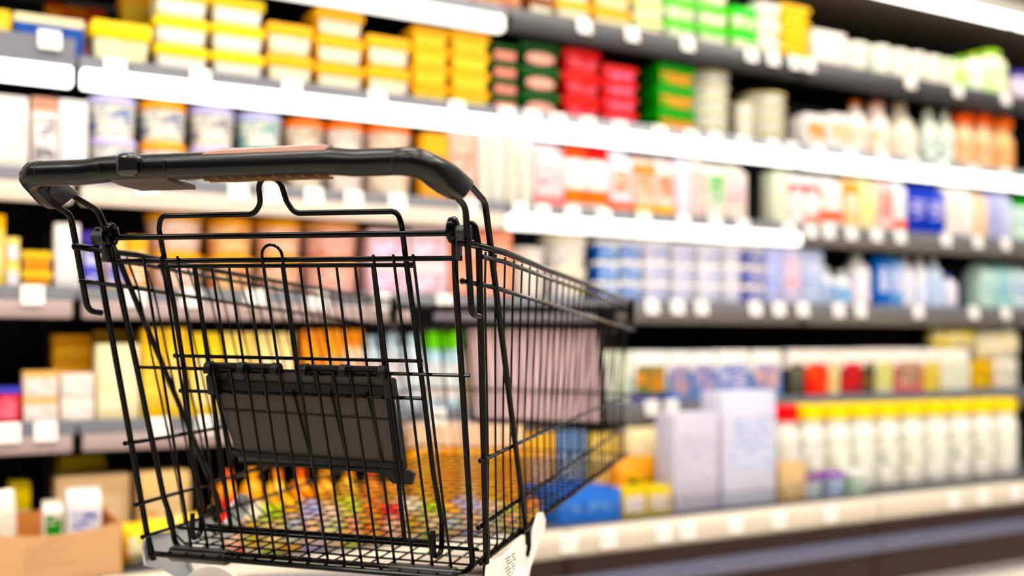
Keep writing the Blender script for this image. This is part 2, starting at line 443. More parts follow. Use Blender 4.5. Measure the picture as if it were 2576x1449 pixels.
STOCK = {
1: [(1010, 1135, -60, 'tub', 1, AM, 'amber tub'),
    (1140, 1312, -60, 'box', 1, dict(body='#cfa68a', label='#d8b49c', ink='#a8664a', amt=.6), 'brown patterned box'),
    (1330, 1395, -50, 'tub', 2, dict(OT, body='#7a4a12', lid='#8a5a18'), 'brown tub'),
    (1400, 1488, -50, 'tub', 2, OT, 'cream tub with amber lid'),
    (1492, 1592, -80, 'tub', 3, dict(AM, label='#f7edd0'), 'yellow tub'),
    (1598, 1672, -40, 'tub', 3, dict(body='#f0eedd', lid='#d7e6b4', label='#f5f1df', ink='#cfd9a0', amt=.3), 'cream tub with pale green lid'),
    (1676, 1752, -70, 'tub', 3, LIME, 'white tub with lime lid'),
    (1756, 1836, -40, 'tub', 3, LIME, 'white tub with lime lid'),
    (1840, 1906, 18, 'tub', 2, dict(LIME, body='#a8e02a', lid='#55d800'), 'lime green tub'),
    (1908, 1964, 8, 'tub', 3, dict(body='#f2f1e4', lid='#f2f1e8', label='#e9efe0', ink='#a8d8a0', amt=.3), 'white tub'),
    (1966, 2040, 14, 'tub', 4, dict(body='#ffd23c', lid='#ffc928', label='#f9e49a', ink='#ffc41e', amt=.4), 'yellow tub'),
    (2046, 2128, 80, 'box', 1, dict(body='#f4f1ea', label='#f4f1ea', ink='#2f9fd8', amt=.22), 'white pack with blue mark'),
    (2140, 2206, 106, 'round', 1, dict(body='#f5f3ea', lid='#f3f1e8', label='#f5f3ea', ink='#5fb0dc', amt=.18), 'white round tub with blue mark'),
    (2208, 2252, 114, 'round', 1, dict(body='#f5f3ea', lid='#f3f1e8', label='#f5f3ea', ink='#8fc8dc', amt=.18), 'white round tub'),
    (2254, 2296, 124, 'round', 1, dict(body='#f5f3ea', lid='#f3f1e8', label='#f5f3ea', ink='#d8c8a0', amt=.18), 'white round tub'),
    (2298, 2340, 132, 'round', 1, dict(body='#f5f3ea', lid='#f3f1e8', label='#f5f3ea', ink='#d8c8a0', amt=.18), 'white round tub'),
    (2342, 2378, 140, 'round', 1, dict(body='#f5f3ea', lid='#f3f1e8', label='#f5f3ea', ink='#c8d8b0', amt=.2), 'white round tub'),
    (2380, 2414, 148, 'round', 1, dict(body='#f5f3ea', lid='#e8f0d8', label='#f5f3ea', ink='#a8d870', amt=.25), 'white round tub'),
    (2418, 2446, 140, 'bottle', 1, dict(body='#e8f0d0', lid='#9ad83c', label='#dff0b8', ink='#8acc20', neck=.3), 'pale green bottle'),
    (2448, 2484, 132, 'bottle', 1, dict(body='#f4f3ea', lid='#c8e070', label='#eef2e0', ink='#8fcfe0', neck=.3), 'white bottle with green cap'),
    (2490, 2556, 122, 'bottle', 1, dict(body='#eef0d8', lid='#b4e01c', label='#f2f4dc', ink='#9ad010', neck=.25, capr=.6), 'white and lime bottle'),
    (2558, 2600, 182, 'box', 1, dict(body='#ece4f0', label='#f0e8ee', ink='#6a5fb0', amt=.4, top=(.8, '#6a60b0')), 'white pack with purple top'),
    ],
2: [(-90, 30, 20, 'box', 1, dict(body='#e8c020', label='#f0d860', ink='#8a6a10', amt=.3), 'yellow box'),
    (34, 214, 42, 'box', 1, dict(body='#1f5fa8', label='#2a6ab4', ink='#1d4f92', amt=.4, top=(.80, '#f1ead0')), 'blue box with white top'),
    (228, 384, 54, 'tub', 1, dict(YT, label='#f5f2d6', ink='#7aa06a'), 'large yellow-lidded cream tub'),
    (388, 528, -28, 'tub', 3, YT, 'yellow-lidded white tub'),
    (532, 668, -6, 'tub', 3, YT, 'yellow-lidded white tub'),
    (672, 790, 60, 'tub', 2, OT, 'cream tub with amber lid'),
    (794, 918, 12, 'tub', 3, dict(OT, body='#ffc718'), 'amber tub'),
    (922, 1034, 92, 'tub', 2, dict(OT, body='#ffc718'), 'amber tub'),
    (1038, 1130, 70, 'tub', 4, AM, 'flat amber tub'),
    (1134, 1234, 82, 'tub', 4, AM, 'flat amber tub'),
    (1240, 1304, 112, 'tub', 4, dict(GT, oval=None, label='#eab0a8'), 'dark green tub with pink label'),
    (1310, 1412, 106, 'tub', 3, GT, 'dark green tub with oval label'),
    (1420, 1512, 112, 'tub', 3, RT, 'red tub'),
    (1516, 1606, 166, 'tub', 4, PT, 'pinkish red tub'),
    (1656, 1752, 152, 'tub', 3, dict(body='#2f9a22', lid='#3c9c2c', label='#f2b48a', ink='#3fae2a', amt=.45), 'green tub with orange label'),
    (1758, 1864, 170, 'round', 5, CR, 'cream round tub'),
    (1866, 1904, 258, 'round', 3, CR, 'cream round tub'),
    (1908, 2006, 232, 'round', 4, dict(CR, body='#e2dcc9', lid='#efe2bb'), 'beige round tub'),
    (2026, 2082, 288, 'carton', 1, dict(body='#f2eeee', label='#f6d8b8', ink='#f08010', amt=.55, gable=False), 'white carton with orange dot'),
    (2086, 2146, 288, 'carton', 1, dict(body='#f2eeee', label='#f4e4d4', ink='#f59a20', amt=.45, gable=False), 'white carton with orange dot'),
    (2150, 2198, 250, 'bottle', 1, dict(body='#f3ece8', lid='#e87818', label='#f2ece6', ink='#f09030', neck=.45), 'white bottle with orange neck'),
    (2202, 2260, 252, 'bottle', 1, dict(body='#f4ebe6', lid='#eec0b0', label='#f3ece8', ink='#f2b050', neck=.45, capr=.5), 'white bottle with pink cap'),
    (2264, 2330, 254, 'bottle', 1, dict(body='#f5efe2', lid='#f0e2cc', label='#f5eeea', ink='#ecc890', neck=.5), 'cream bottle with tapering neck'),
    (2336, 2374, 272, 'bottle', 1, dict(body='#e6ece2', lid='#dfe6d8', label='#e9eeee', ink='#2f8a58', neck=.4), 'white bottle with green print'),
    (2378, 2414, 276, 'bottle', 1, dict(body='#e6ece2', lid='#cfe0d0', label='#e9eeee', ink='#2f8a58', neck=.4), 'white bottle with green print'),
    (2420, 2466, 284, 'bottle', 1, dict(body='#f8dcc4', lid='#ff6a10', label='#f9d4bc', ink='#f88a2a', neck=.4, capr=.8, caph=.2), 'orange-capped bottle'),
    (2468, 2512, 276, 'bottle', 1, dict(body='#f8dcc4', lid='#ff6a10', label='#f9d4bc', ink='#f88a2a', neck=.4, capr=.8, caph=.2), 'orange-capped bottle'),
    (2514, 2572, 284, 'bottle', 1, dict(body='#f8d4b4', lid='#ff7a10', label='#f9ccac', ink='#f87a1a', neck=.4, capr=.8, caph=.2), 'broad orange-capped bottle'),
    ],
3: [(-70, 74, 238, 'box', 1, dict(body='#f3f0ee', label='#f3f0ee', ink='#c8b8a8', amt=.2), 'tall white box'),
    (80, 146, 246, 'box', 1, dict(body='#eee4e2', label='#f2eef0', ink='#33333c', amt=.5, top=(.82, '#d8b0a0')), 'white and black printed box'),
    (148, 222, 252, 'box', 1, dict(body='#f0eeee', label='#f0eeee', ink='#b8b0d8', amt=.25), 'tall plain white box'),
    (228, 356, 240, 'round', 2, dict(lid='#d4cff0', body='#f2eee2', ink='#5f86c8'), 'white round tub with lilac lid'),
    (360, 482, 254, 'round', 2, dict(lid='#ffa51c', body='#f4ead2', ink='#6a7aa8'), 'white round tub with orange lid'),
    (488, 604, 268, 'round', 2, dict(lid='#cfcaec', body='#f1ece0', ink='#7a7a90'), 'white round tub with lilac lid'),
    (610, 724, 284, 'round', 2, dict(lid='#d0cdea', body='#7ccbc4', label='#eeece4', ink='#7ab0b8'), 'teal round tub with lilac lid'),
    (728, 830, 300, 'round', 2, dict(lid='#ff7d0c', body='#d8b898', label='#e8ddd0', ink='#9a8a80'), 'round tub with orange lid'),
    (832, 930, 308, 'round', 2, dict(lid='#ff7a0c', body='#efe0d4', label='#efe6e0', ink='#b0a0a0'), 'white round tub with orange lid'),
    (934, 1056, 312, 'round', 2, dict(lid='#ff7a0c', body='#efe0d0', label='#f0e6da', ink='#c0a890'), 'white round tub with orange lid'),
    (1064, 1128, 338, 'box', 1, dict(body='#ffb21c', label='#ffd070', ink='#e87818', amt=.5), 'yellow and orange box'),
    (1132, 1198, 330, 'box', 1, dict(body='#dcc4b8', label='#e0d0c8', ink='#a87868', amt=.5), 'beige box'),
    (1204, 1234, 330, 'carton', 1, dict(body='#e9e4dc', ink='#c8b8b0', label='#e9e4dc', gable=False), 'slim pale carton'),
    (1237, 1270, 334, 'carton', 1, dict(body='#dfe2dc', ink='#c8c8c0', label='#e6e4de', gable=False), 'slim grey carton'),
    (1274, 1306, 340, 'carton', 1, dict(body='#e9e2da', ink='#d8b8a8', label='#ece4dc', gable=False), 'slim pale carton'),
    (1309, 1340, 345, 'carton', 1, dict(body='#e2e4de', ink='#c0b8b0', label='#e8e4de', gable=False), 'slim grey carton'),
    (1346, 1420, 358, 'carton', 1, dict(body='#f0dfe2', label='#f2e0e6', ink='#f0a0a8', amt=.4, band=[(.02, .2, '#f0a4a4')]), 'pink and white carton'),
    (1424, 1474, 366, 'carton', 1, dict(body='#eeeeee', label='#f0efec', ink='#dfe0e0', amt=.3, band=[(.12, .34, '#ff7a0a'), (.8, .97, '#e85a2a')], cap='#f2e6c8'), 'white carton with orange band'),
    (1477, 1530, 372, 'carton', 1, dict(body='#eeeeee', label='#f0efec', ink='#dfe0e0', amt=.3, band=[(.12, .34, '#ff7a0a'), (.8, .97, '#e0421a')], cap='#f2e6c8'), 'white carton with orange band'),
    (1538, 1592, 378, 'carton', 1, dict(body='#ece8f2', label='#f2d8cc', ink='#f06a20', amt=.5, band=[(.08, .2, '#f07040')]), 'lilac white carton with orange print'),
    (1598, 1648, 392, 'carton', 1, dict(body='#f2dcd0', label='#f08a60', ink='#f2d8c8', amt=.5, band=[(.7, .84, '#ff9018'), (.0, .18, '#ffb820')]), 'orange and white carton'),
    (1651, 1698, 396, 'carton', 1, dict(body='#f0e2de', label='#f27a58', ink='#f4c8b8', amt=.5, band=[(.02, .2, '#ffba3c')]), 'pinkish white carton with orange print'),
    (1704, 1740, 398, 'carton', 1, dict(body='#ece6f0', label='#ece6f0', ink='#e8a8a0', amt=.35), 'pale lilac carton'),
    (1743, 1772, 398, 'carton', 1, dict(body='#f2ddd8', label='#f2dcd8', ink='#e8806a', amt=.4), 'pale red carton'),
    (1776, 1826, 408, 'carton', 1, dict(body='#ece8e4', label='#4fae28', ink='#e0dcd8', amt=.5), 'white carton with green leaf print'),
    (1829, 1880, 412, 'carton', 1, dict(body='#ece4dc', label='#e8dce0', ink='#c86a70', amt=.4), 'cream carton with red print'),
    (1948, 1986, 432, 'carton', 1, dict(body='#e4e8d8', label='#eee8e0', ink='#e0b080', amt=.35, gable=False), 'pale green carton'),
    (1990, 2024, 436, 'carton', 1, dict(body='#f2efee', label='#f2efee', ink='#e2d8d8', band=[(.62, .8, '#f04a1c')]), 'white carton with red band'),
    (2027, 2060, 440, 'carton', 1, dict(body='#eeeaea', label='#ecebee', ink='#d8d4d8', band=[(.60, .80, '#e8401c'), (.05, .22, '#f0a090')]), 'white carton with two red bands'),
    (2066, 2120, 442, 'carton', 1, dict(body='#f3eeec', label='#f3f0ee', ink='#f0c8b8', amt=.3, band=[(.16, .34, '#ff6020'), (.62, .7, '#ff9868')]), 'white carton with orange-red bands'),
    (2125, 2160, 446, 'carton', 1, dict(body='#f0d8b8', label='#f2e8e0', ink='#f0b040', amt=.4, band=[(.6, .88, '#e8a020')]), 'cream carton with amber top'),
    (2163, 2205, 448, 'carton', 1, dict(body='#f4ecc8', label='#f4efd4', ink='#f0d868', amt=.5), 'pale yellow carton'),
    (2210, 2248, 452, 'carton', 1, dict(body='#f2dad8', label='#f0c0bc', ink='#f0685a', amt=.5), 'pale red carton'),
    (2251, 2280, 456, 'carton', 1, dict(body='#efecef', label='#efecef', ink='#e0c8c8', amt=.3, band=[(.1, .26, '#ff6038')]), 'slim white carton with red band'),
    (2284, 2330, 464, 'carton', 1, dict(body='#4454b8', label='#cfcfee', ink='#2a44b0', amt=.55, band=[(.0, .1, '#2a48b8')]), 'blue and white carton'),
    (2333, 2378, 468, 'carton', 1, dict(body='#4a5cc0', label='#cfcfee', ink='#2a44b0', amt=.5, band=[(.0, .1, '#2a48b8')]), 'blue and white carton'),
    (2382, 2416, 470, 'carton', 1, dict(body='#f0ece8', label='#f0ece8', ink='#f0c0a0', amt=.35), 'white carton with peach print'),
    (2419, 2450, 474, 'carton', 1, dict(body='#f4f0f0', label='#f4f0f0', ink='#e8d0c8', amt=.3), 'slim white carton'),
    (2453, 2484, 484, 'carton', 1, dict(body='#f4dcc0', label='#f6e8dc', ink='#f0a040', amt=.4), 'cream carton with orange print'),
    (2487, 2516, 486, 'carton', 1, dict(body='#c8c8ec', label='#d8d8f2', ink='#4a64b8', amt=.45), 'lilac blue carton'),
    (2519, 2546, 488, 'carton', 1, dict(body='#d4d8f0', label='#e0e4f2', ink='#5a80b8', amt=.35), 'pale blue carton'),
    (2550, 2600, 500, 'carton', 1, dict(body='#dcebe4', label='#e4eeea', ink='#2f8ab0', amt=.35, band=[(.8, .97, '#3aa83a')]), 'white carton with green top'),
    ],
4: [(-60, 14, 540, 'box', 1, dict(body='#f2d9a0', label='#f4e4c4', ink='#e8b848', amt=.4, top=(.8, '#ffc020')), 'cream box with yellow top'),
    (16, 50, 598, 'box', 2, dict(body='#f0e0a8', label='#ece8f2', ink='#d8c060', amt=.3), 'pale yellow box'),
    (54, 134, 632, 'tub', 2, dict(body='#e8a818', lid='#f2c84a', label='#e89a20', ink='#c8b088', amt=.45), 'amber tub with yellow lid'),
    (138, 202, 562, 'box', 1, dict(body='#f2f0ef', label='#f2f0ef', ink='#4a5aa8', amt=.2), 'tall white box'),
    (206, 262, 584, 'box', 1, dict(body='#3a3484', label='#dcdcf2', ink='#3048c8', amt=.55, top=(.82, '#5a50a0')), 'dark blue box'),
    (266, 318, 600, 'box', 1, dict(body='#f0c870', label='#cfd0ee', ink='#3c50c8', amt=.5), 'yellow and blue box'),
    (322, 372, 596, 'box', 1, dict(body='#f2c07c', label='#f4e4d4', ink='#e89a40', amt=.4), 'peach box'),
    (378, 528, 534, 'round', 2, dict(body='#f0d4b8', lid='#ffb420', label='#f4e2d8', ink='#f09a70', amt=.35), 'cream round tub with yellow lid'),
    (532, 652, 548, 'round', 2, dict(body='#f4b44a', lid='#ffae2c', label='#f6d8b8', ink='#f08a3a', amt=.35), 'orange round tub'),
    (656, 776, 552, 'round', 2, dict(body='#f4bc6a', lid='#ffb43a', label='#f6d8c8', ink='#f09a6a', amt=.35), 'orange round tub'),
    (780, 926, 556, 'round', 2, dict(body='#f4b8a0', lid='#fbb878', label='#f6d4cc', ink='#e88a78', amt=.35), 'pink round tub with peach lid'),
    (930, 1030, 578, 'box', 2, dict(body='#ecd4da', label='#e6dcf0', ink='#e0a0a0', amt=.4), 'lilac pink box'),
    (1034, 1126, 576, 'box', 2, dict(body='#ecdce0', label='#e4e0f0', ink='#e09a90', amt=.4), 'pale lilac box'),
    (1130, 1290, 566, 'box', 2, dict(body='#f0b4a0', label='#f2c8bc', ink='#e07a5a', amt=.4), 'salmon pink box'),
    (1300, 1390, 622, 'round', 2, dict(body='#eee6de', lid='#ece8e2', label='#efe8e0', ink='#d8d8e0', amt=.3), 'white round tub'),
    (1394, 1500, 592, 'round', 2, dict(body='#efe9dc', lid='#f0e9da', label='#efeae4', ink='#d0d8ec', amt=.3), 'cream round tub'),
    (1504, 1560, 606, 'tub', 3, dict(lf=.2, body='#2a70c0', lid='#f2f0ee', label='#3f9ae0', ink='#f0eef2', amt=.45), 'blue and white tub'),
    (1563, 1618, 606, 'tub', 3, dict(lf=.2, body='#c8d4ec', lid='#f2f0ee', label='#5090d8', ink='#f0ecf0', amt=.45), 'white and blue tub'),
    (1621, 1688, 606, 'tub', 3, dict(lf=.2, body='#e8e8f0', lid='#f2f0f0', label='#dcdcec', ink='#9aa8d8', amt=.4), 'pale lilac tub'),
    (1691, 1752, 616, 'tub', 3, dict(lf=.2, body='#e4e4f0', lid='#eeecf0', label='#dfe0f0', ink='#a0a8c8', amt=.4), 'pale lilac tub'),
    (1755, 1818, 616, 'tub', 3, dict(lf=.2, body='#e8eaf2', lid='#f0eef2', label='#e4e6f2', ink='#8a9ad0', amt=.35), 'pale blue tub'),
    (1821, 1868, 614, 'tub', 3, dict(lf=.2, body='#e8e8ee', lid='#f4f2f0', label='#e0e0ee', ink='#9a9ac8', amt=.35), 'white tub'),
    (1871, 1924, 620, 'tub', 3, dict(lf=.2, body='#5a68b8', lid='#f3eeea', label='#2a3aa0', ink='#dfe0f2', amt=.5), 'navy and white tub'),
    (1927, 1970, 624, 'carton', 1, dict(body='#c8ccee', label='#cfd4f2', ink='#8a98d8', amt=.4, gable=False), 'lilac blue carton'),
    (1973, 2016, 626, 'carton', 1, dict(body='#d8d4ea', label='#e8d8e4', ink='#e07a78', amt=.4, gable=False), 'lilac carton with red print'),
    (2019, 2072, 628, 'carton', 1, dict(body='#cfd8f0', label='#dce2f2', ink='#3a70c8', amt=.4, gable=False), 'pale blue carton'),
    (2076, 2110, 672, 'bottle', 1, dict(body='#e6eaf0', lid='#dfe0d8', label='#2f80c8', ink='#e0e8f0', amt=.5, neck=.35), 'white bottle with blue label'),
    (2113, 2150, 680, 'bottle', 1, dict(body='#e8ecf0', lid='#dfe4e0', label='#50a8e0', ink='#e8f0f4', amt=.45, neck=.35), 'white bottle with pale blue label'),
    (2154, 2206, 640, 'bottle', 1, dict(body='#f0eef0', lid='#e6ece8', label='#ece8f0', ink='#c8d0f0', amt=.3, neck=.3), 'white bottle'),
    (2210, 2238, 644, 'carton', 1, dict(body='#4a80d0', label='#e4e8f4', ink='#3a78d0', amt=.45), 'blue carton'),
    (2241, 2272, 644, 'carton', 1, dict(body='#8ab0e4', label='#e4e8f4', ink='#3a78d0', amt=.45), 'pale blue gable carton'),
    (2276, 2310, 648, 'bottle', 1, dict(body='#efeef4', lid='#eae8f0', label='#efeef6', ink='#a8c0ec', amt=.35, neck=.3), 'white bottle'),
    (2313, 2346, 648, 'bottle', 1, dict(body='#eceef6', lid='#f0e8e4', label='#e8ecf8', ink='#90b0e8', amt=.35, neck=.3), 'white bottle with pale blue print'),
    (2349, 2382, 650, 'bottle', 1, dict(body='#dce6f6', lid='#ecebf0', label='#d8e4f6', ink='#78a0e0', amt=.4, neck=.3), 'pale blue bottle'),
    (2385, 2420, 690, 'bottle', 1, dict(body='#eceaf4', lid='#4a78c0', label='#eceaf4', ink='#90a8e0', amt=.35, neck=.3), 'white bottle with blue cap'),
    (2470, 2508, 664, 'carton', 1, dict(body='#d0e4e0', label='#dcece8', ink='#2a98b0', amt=.45), 'pale teal carton'),
    (2511, 2546, 666, 'carton', 1, dict(body='#b8dcdc', label='#d8ecee', ink='#1a80b0', amt=.5), 'teal carton'),
    (2549, 2600, 668, 'carton', 1, dict(body='#d8e4e8', label='#e0eaf0', ink='#1f84c0', amt=.45), 'white and teal carton'),
    ],
5: [(-60, 54, 976, 'box', 1, dict(body='#d81e44', label='#e8506c', ink='#f2b8c4', amt=.4, top=(.83, '#6a68c8')), 'red box with purple top'),
    (58, 148, 934, 'box', 2, dict(body='#f4e6dc', label='#f6efec', ink='#e8b0a8', amt=.35, top=(.8, '#f2c070')), 'white box with peach top'),
    (152, 238, 940, 'box', 2, dict(body='#f4ebe4', label='#f5f1ee', ink='#c8a8a0', amt=.3), 'white box'),
    (242, 352, 866, 'box', 1, dict(body='#f6efd2', label='#f6f0dc', ink='#ecdcae', amt=.3), 'tall pale yellow box'),
    (358, 412, 828, 'box', 1, dict(body='#ffcc3a', label='#f8e4a4', ink='#f2aa18', amt=.45), 'yellow box'),
    (416, 472, 826, 'box', 1, dict(body='#ffd24a', label='#f8e8b8', ink='#f2b020', amt=.4), 'yellow box'),
    (476, 556, 838, 'box', 1, dict(body='#fadf94', label='#f8ebc4', ink='#f2b848', amt=.4), 'pale yellow box'),
    (560, 640, 838, 'box', 1, dict(body='#f9e2a8', label='#f8ecd0', ink='#f0b450', amt=.4), 'pale yellow box'),
    (644, 742, 838, 'box', 1, dict(body='#f8e4b8', label='#f6ead4', ink='#f0c070', amt=.35), 'cream box'),
    (762, 812, 832, 'box', 1, dict(body='#ff9c10', label='#ffb840', ink='#f07010', amt=.45), 'orange box'),
    (816, 862, 830, 'box', 1, dict(body='#ffa41c', label='#ffc460', ink='#f07a18', amt=.45), 'orange box'),
    (866, 914, 832, 'box', 1, dict(body='#f6dcc0', label='#f4e6dc', ink='#f0a050', amt=.4, top=(.8, '#ff9a10')), 'cream box with orange top'),
    (918, 966, 846, 'bottle', 1, dict(body='#d8e6f0', lid='#c8dcea', label='#e4ecf2', ink='#e89a88', amt=.35, neck=.2, capr=.6), 'pale blue bottle'),
    (970, 1018, 838, 'bottle', 1, dict(body='#dce6f0', lid='#d4e4f0', label='#eaeef4', ink='#e07a60', amt=.35, neck=.2, capr=.6), 'pale blue bottle with red print'),
    (1022, 1070, 842, 'bottle', 1, dict(body='#dce8f2', lid='#d4e6f2', label='#eaf0f4', ink='#b8c8d8', amt=.3, neck=.2, capr=.6), 'pale blue bottle'),
    (1074, 1120, 836, 'bottle', 1, dict(body='#d2e8f4', lid='#8fdc0a', label='#e8f0f4', ink='#f0b890', amt=.35, neck=.3, capr=.92, caph=.22), 'white bottle with lime cap'),
    (1124, 1172, 836, 'bottle', 1, dict(body='#d2e8f4', lid='#98e00a', label='#e8f0f4', ink='#f0b890', amt=.35, neck=.3, capr=.92, caph=.22), 'white bottle with lime cap'),
    (1180, 1280, 880, 'box', 1, dict(body='#f0e0c8', label='#f2e8dc', ink='#e0a868', amt=.35), 'cream box'),
    (1284, 1380, 880, 'box', 1, dict(body='#e8dcc8', label='#f0e8dc', ink='#d8a868', amt=.35), 'beige box'),
    (1384, 1480, 882, 'box', 1, dict(body='#eee9e2', label='#f0ece6', ink='#c8b890', amt=.35), 'white box'),
    (1484, 1586, 884, 'box', 1, dict(body='#e8ede0', label='#eceee8', ink='#a8c088', amt=.35), 'pale green box'),
    (1590, 1682, 884, 'box', 1, dict(body='#f3f2ee', label='#2f6a4a', ink='#f09a3a', amt=.5, band=[(.0, .22, '#22408f'), (.24, .52, '#b8c8c0')]), 'white-topped pack with green and orange picture'),
    (1686, 1738, 884, 'box', 1, dict(body='#f3f2f0', label='#8aa0d0', ink='#f0a860', amt=.5, band=[(.0, .6, '#7f9ad0')]), 'white-topped pack with blue picture'),
    (1742, 1800, 884, 'box', 1, dict(body='#f3f2f0', label='#3a78c0', ink='#e8d0d0', amt=.5, band=[(.0, .6, '#88a8dc')]), 'white-topped pack with bright blue picture'),
    (1804, 1884, 882, 'box', 1, dict(body='#f3f2f0', label='#6a86c4', ink='#d8d4e8', amt=.5, band=[(.0, .6, '#a8b8e0')]), 'white-topped pack with pale blue picture'),
    (1892, 1966, 882, 'box', 1, dict(body='#f3f2f0', label='#7a98d4', ink='#f0c8b0', amt=.5, band=[(.0, .55, '#8aa8e0')]), 'white-topped pack with blue and peach picture'),
    (1984, 2024, 880, 'box', 1, dict(body='#f4efec', label='#6a6a60', ink='#2a2a28', amt=.5, band=[(.0, .62, '#3a3834')]), 'white-topped pack with black picture'),
    (2028, 2082, 880, 'box', 1, dict(body='#f4efec', label='#ee2030', ink='#ff8a10', amt=.35, band=[(.0, .64, '#f02a2c')]), 'white-topped pack with bright red picture'),
    (2086, 2112, 880, 'box', 1, dict(body='#f4efec', label='#e0d8b8', ink='#f0a030', amt=.4, band=[(.0, .6, '#e8dcc0')]), 'slim white-topped pack with cream picture'),
    (2116, 2170, 880, 'box', 1, dict(body='#f4efec', label='#e83048', ink='#8a4a50', amt=.5, band=[(.0, .6, '#a05058')]), 'white-topped pack with red and maroon picture'),
    (2174, 2200, 878, 'box', 1, dict(body='#f4efec', label='#3a3a30', ink='#b8a060', amt=.4, band=[(.0, .6, '#4a4438')]), 'slim white-topped pack with dark picture'),
    (2204, 2246, 878, 'box', 1, dict(body='#f4efec', label='#d8d8a8', ink='#9ab030', amt=.4, band=[(.0, .6, '#dcd8c4')]), 'white-topped pack with yellow-green picture'),
    (2250, 2322, 878, 'box', 1, dict(body='#f4efec', label='#d8b0ac', ink='#3f6a3a', amt=.45, band=[(.0, .62, '#d0505c')]), 'white-topped pack with red and green picture'),
    (2326, 2364, 878, 'box', 1, dict(body='#f4efea', label='#e8d068', ink='#5a5a30', amt=.4, band=[(.0, .6, '#ead890')]), 'white-topped pack with yellow picture'),
    (2368, 2440, 878, 'box', 1, dict(body='#f2efea', label='#dfe2da', ink='#b8c0a0', amt=.3, band=[(.0, .6, '#e4e4dc')]), 'white-topped pack with grey picture'),
    (2448, 2500, 908, 'box', 1, dict(body='#e0b418', label='#e8d080', ink='#8a5a18', amt=.45), 'yellow pack with brown print'),
    (2504, 2560, 905, 'box', 1, dict(body='#e8e4de', label='#e8e0d8', ink='#4a8a80', amt=.35), 'pale grey pack'),
    ],
}
BACK = {
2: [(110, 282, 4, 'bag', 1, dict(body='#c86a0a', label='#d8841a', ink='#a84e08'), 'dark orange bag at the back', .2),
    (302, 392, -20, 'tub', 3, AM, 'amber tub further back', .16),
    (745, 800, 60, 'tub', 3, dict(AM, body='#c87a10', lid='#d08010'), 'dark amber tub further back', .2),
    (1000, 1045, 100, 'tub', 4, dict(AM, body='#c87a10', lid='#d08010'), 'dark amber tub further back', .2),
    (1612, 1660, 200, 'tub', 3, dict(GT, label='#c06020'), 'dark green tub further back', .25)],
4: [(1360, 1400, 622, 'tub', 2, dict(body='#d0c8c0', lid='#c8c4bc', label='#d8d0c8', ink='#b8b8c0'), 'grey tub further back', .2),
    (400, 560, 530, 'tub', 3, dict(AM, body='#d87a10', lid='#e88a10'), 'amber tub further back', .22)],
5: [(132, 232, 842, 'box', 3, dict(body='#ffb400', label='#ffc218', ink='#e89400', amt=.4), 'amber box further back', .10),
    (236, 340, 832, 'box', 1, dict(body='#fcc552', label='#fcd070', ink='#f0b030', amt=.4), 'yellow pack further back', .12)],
}
CELLS = {}
def place(k, rows, first=0, D0=None):
    srt = sorted(rows, key=lambda r: r[0])
    for i, row in enumerate(srt):
        x0, x1, top, kind, n, st, words = row[:7]
        back = row[7] if len(row) > 7 else 0
        D = (D0 if D0 else DS+.02)+back
        s0, _ = sz(x0, 700, D); s1, _ = sz(x1, 700, D)
        _, zt = sz((x0+x1)/2, top, D)
        w = (s1-s0)*.985
        if k == 1: zt = min(zt, 2.10)
        elif k <= 5: zt = min(zt, ZK[k-1]-.006)
        h = (zt-SURF[k])/n
        d = w if kind in ('round', 'bottle') else {'tub': min(.13, w*.8), 'carton': min(.095, max(.06, w)), 'box': min(.10, max(.05, w*.7)), 'bag': w*.5}[kind]
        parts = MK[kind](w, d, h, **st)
        base = None
        for j in range(n):
            loc = at((s0+s1)/2, D+d/2, SURF[k]+h*j+.0005)
            if base is None:
                base = o = empty(NAME[kind], loc, RZ)
                for pn, me, mm in parts: obj(pn, me, mm, o)
            else: o = dup(base, loc)
            place_word = 'back row' if back else 'column'
            if n == 1: lab = '%s, %s from left on the %s' % (words, ordn(i+1), SHELF[k])
            else:
                lv = 'bottom' if j == 0 else ('topmost' if j == n-1 else ORD[j+1]+'-lowest')
                lab = '%s %s of the stack %s from left, %s' % (lv, words, ordn(i+1), SHELF[k])
            tag(o, lab, CAT[kind], words+'s on the '+SHELF[k])
for k in (1, 2, 3, 4, 5): place(k, STOCK[k])
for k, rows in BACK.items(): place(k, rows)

# big yellow bags lying on the packs at the right end of the fifth shelf
for i, (x0, x1, y0, y1, st, lab) in enumerate([
        (2362, 2466, 878, 795, dict(body='#f4dc50', label='#f8f2d0', ink='#f0b020', amt=.5), 'yellow and white food bag standing on the packs, left one of two'),
        (2472, 2576, 905, 790, dict(body='#f6f0d8', label='#f8f4e8', ink='#e8c838', amt=.4), 'white and yellow food bag standing on the packs, right one of two')]):
    D = DS+.02; s0, zb = sz(x0, y0, D); s1, zt = sz(x1, y1, D); zt = min(zt, ZK[4]-.004)
    o = empty('food_bag', at((s0+s1)/2, D+.045, zb+.002), RZ)
    for pn, me, mm in mk_bag(s1-s0, .09, zt-zb, **st): obj(pn, me, mm, o)
    tag(o, lab, 'bag', 'food bags on the fifth shelf')

# ------------------------------------------------------------------ bottom deck
DK = DB+.085
def deck(name, x0, x1, top, kind, st, lab, cat, grp=None, back=0.0, d=None, zb=None, n=1):
    D = DK+back; s0, _ = sz(x0, 1250, D); s1, _ = sz(x1, 1250, D); _, zt = sz((x0+x1)/2, top, D)
    w = (s1-s0)*.985; zb = SURF[6] if zb is None else zb
    d = d or (w if kind in ('round', 'bottle') else min(.2, w*.7))
    if D+d > DS-.03: zt = min(zt, .566)
    h = zt-zb
    o = empty(name, at((s0+s1)/2, D+d/2, zb+.0005), RZ)
    for pn, me, mm in MK[kind](w, d, h, **st): obj(pn, me, mm, o)
    return tag(o, lab, cat, grp)
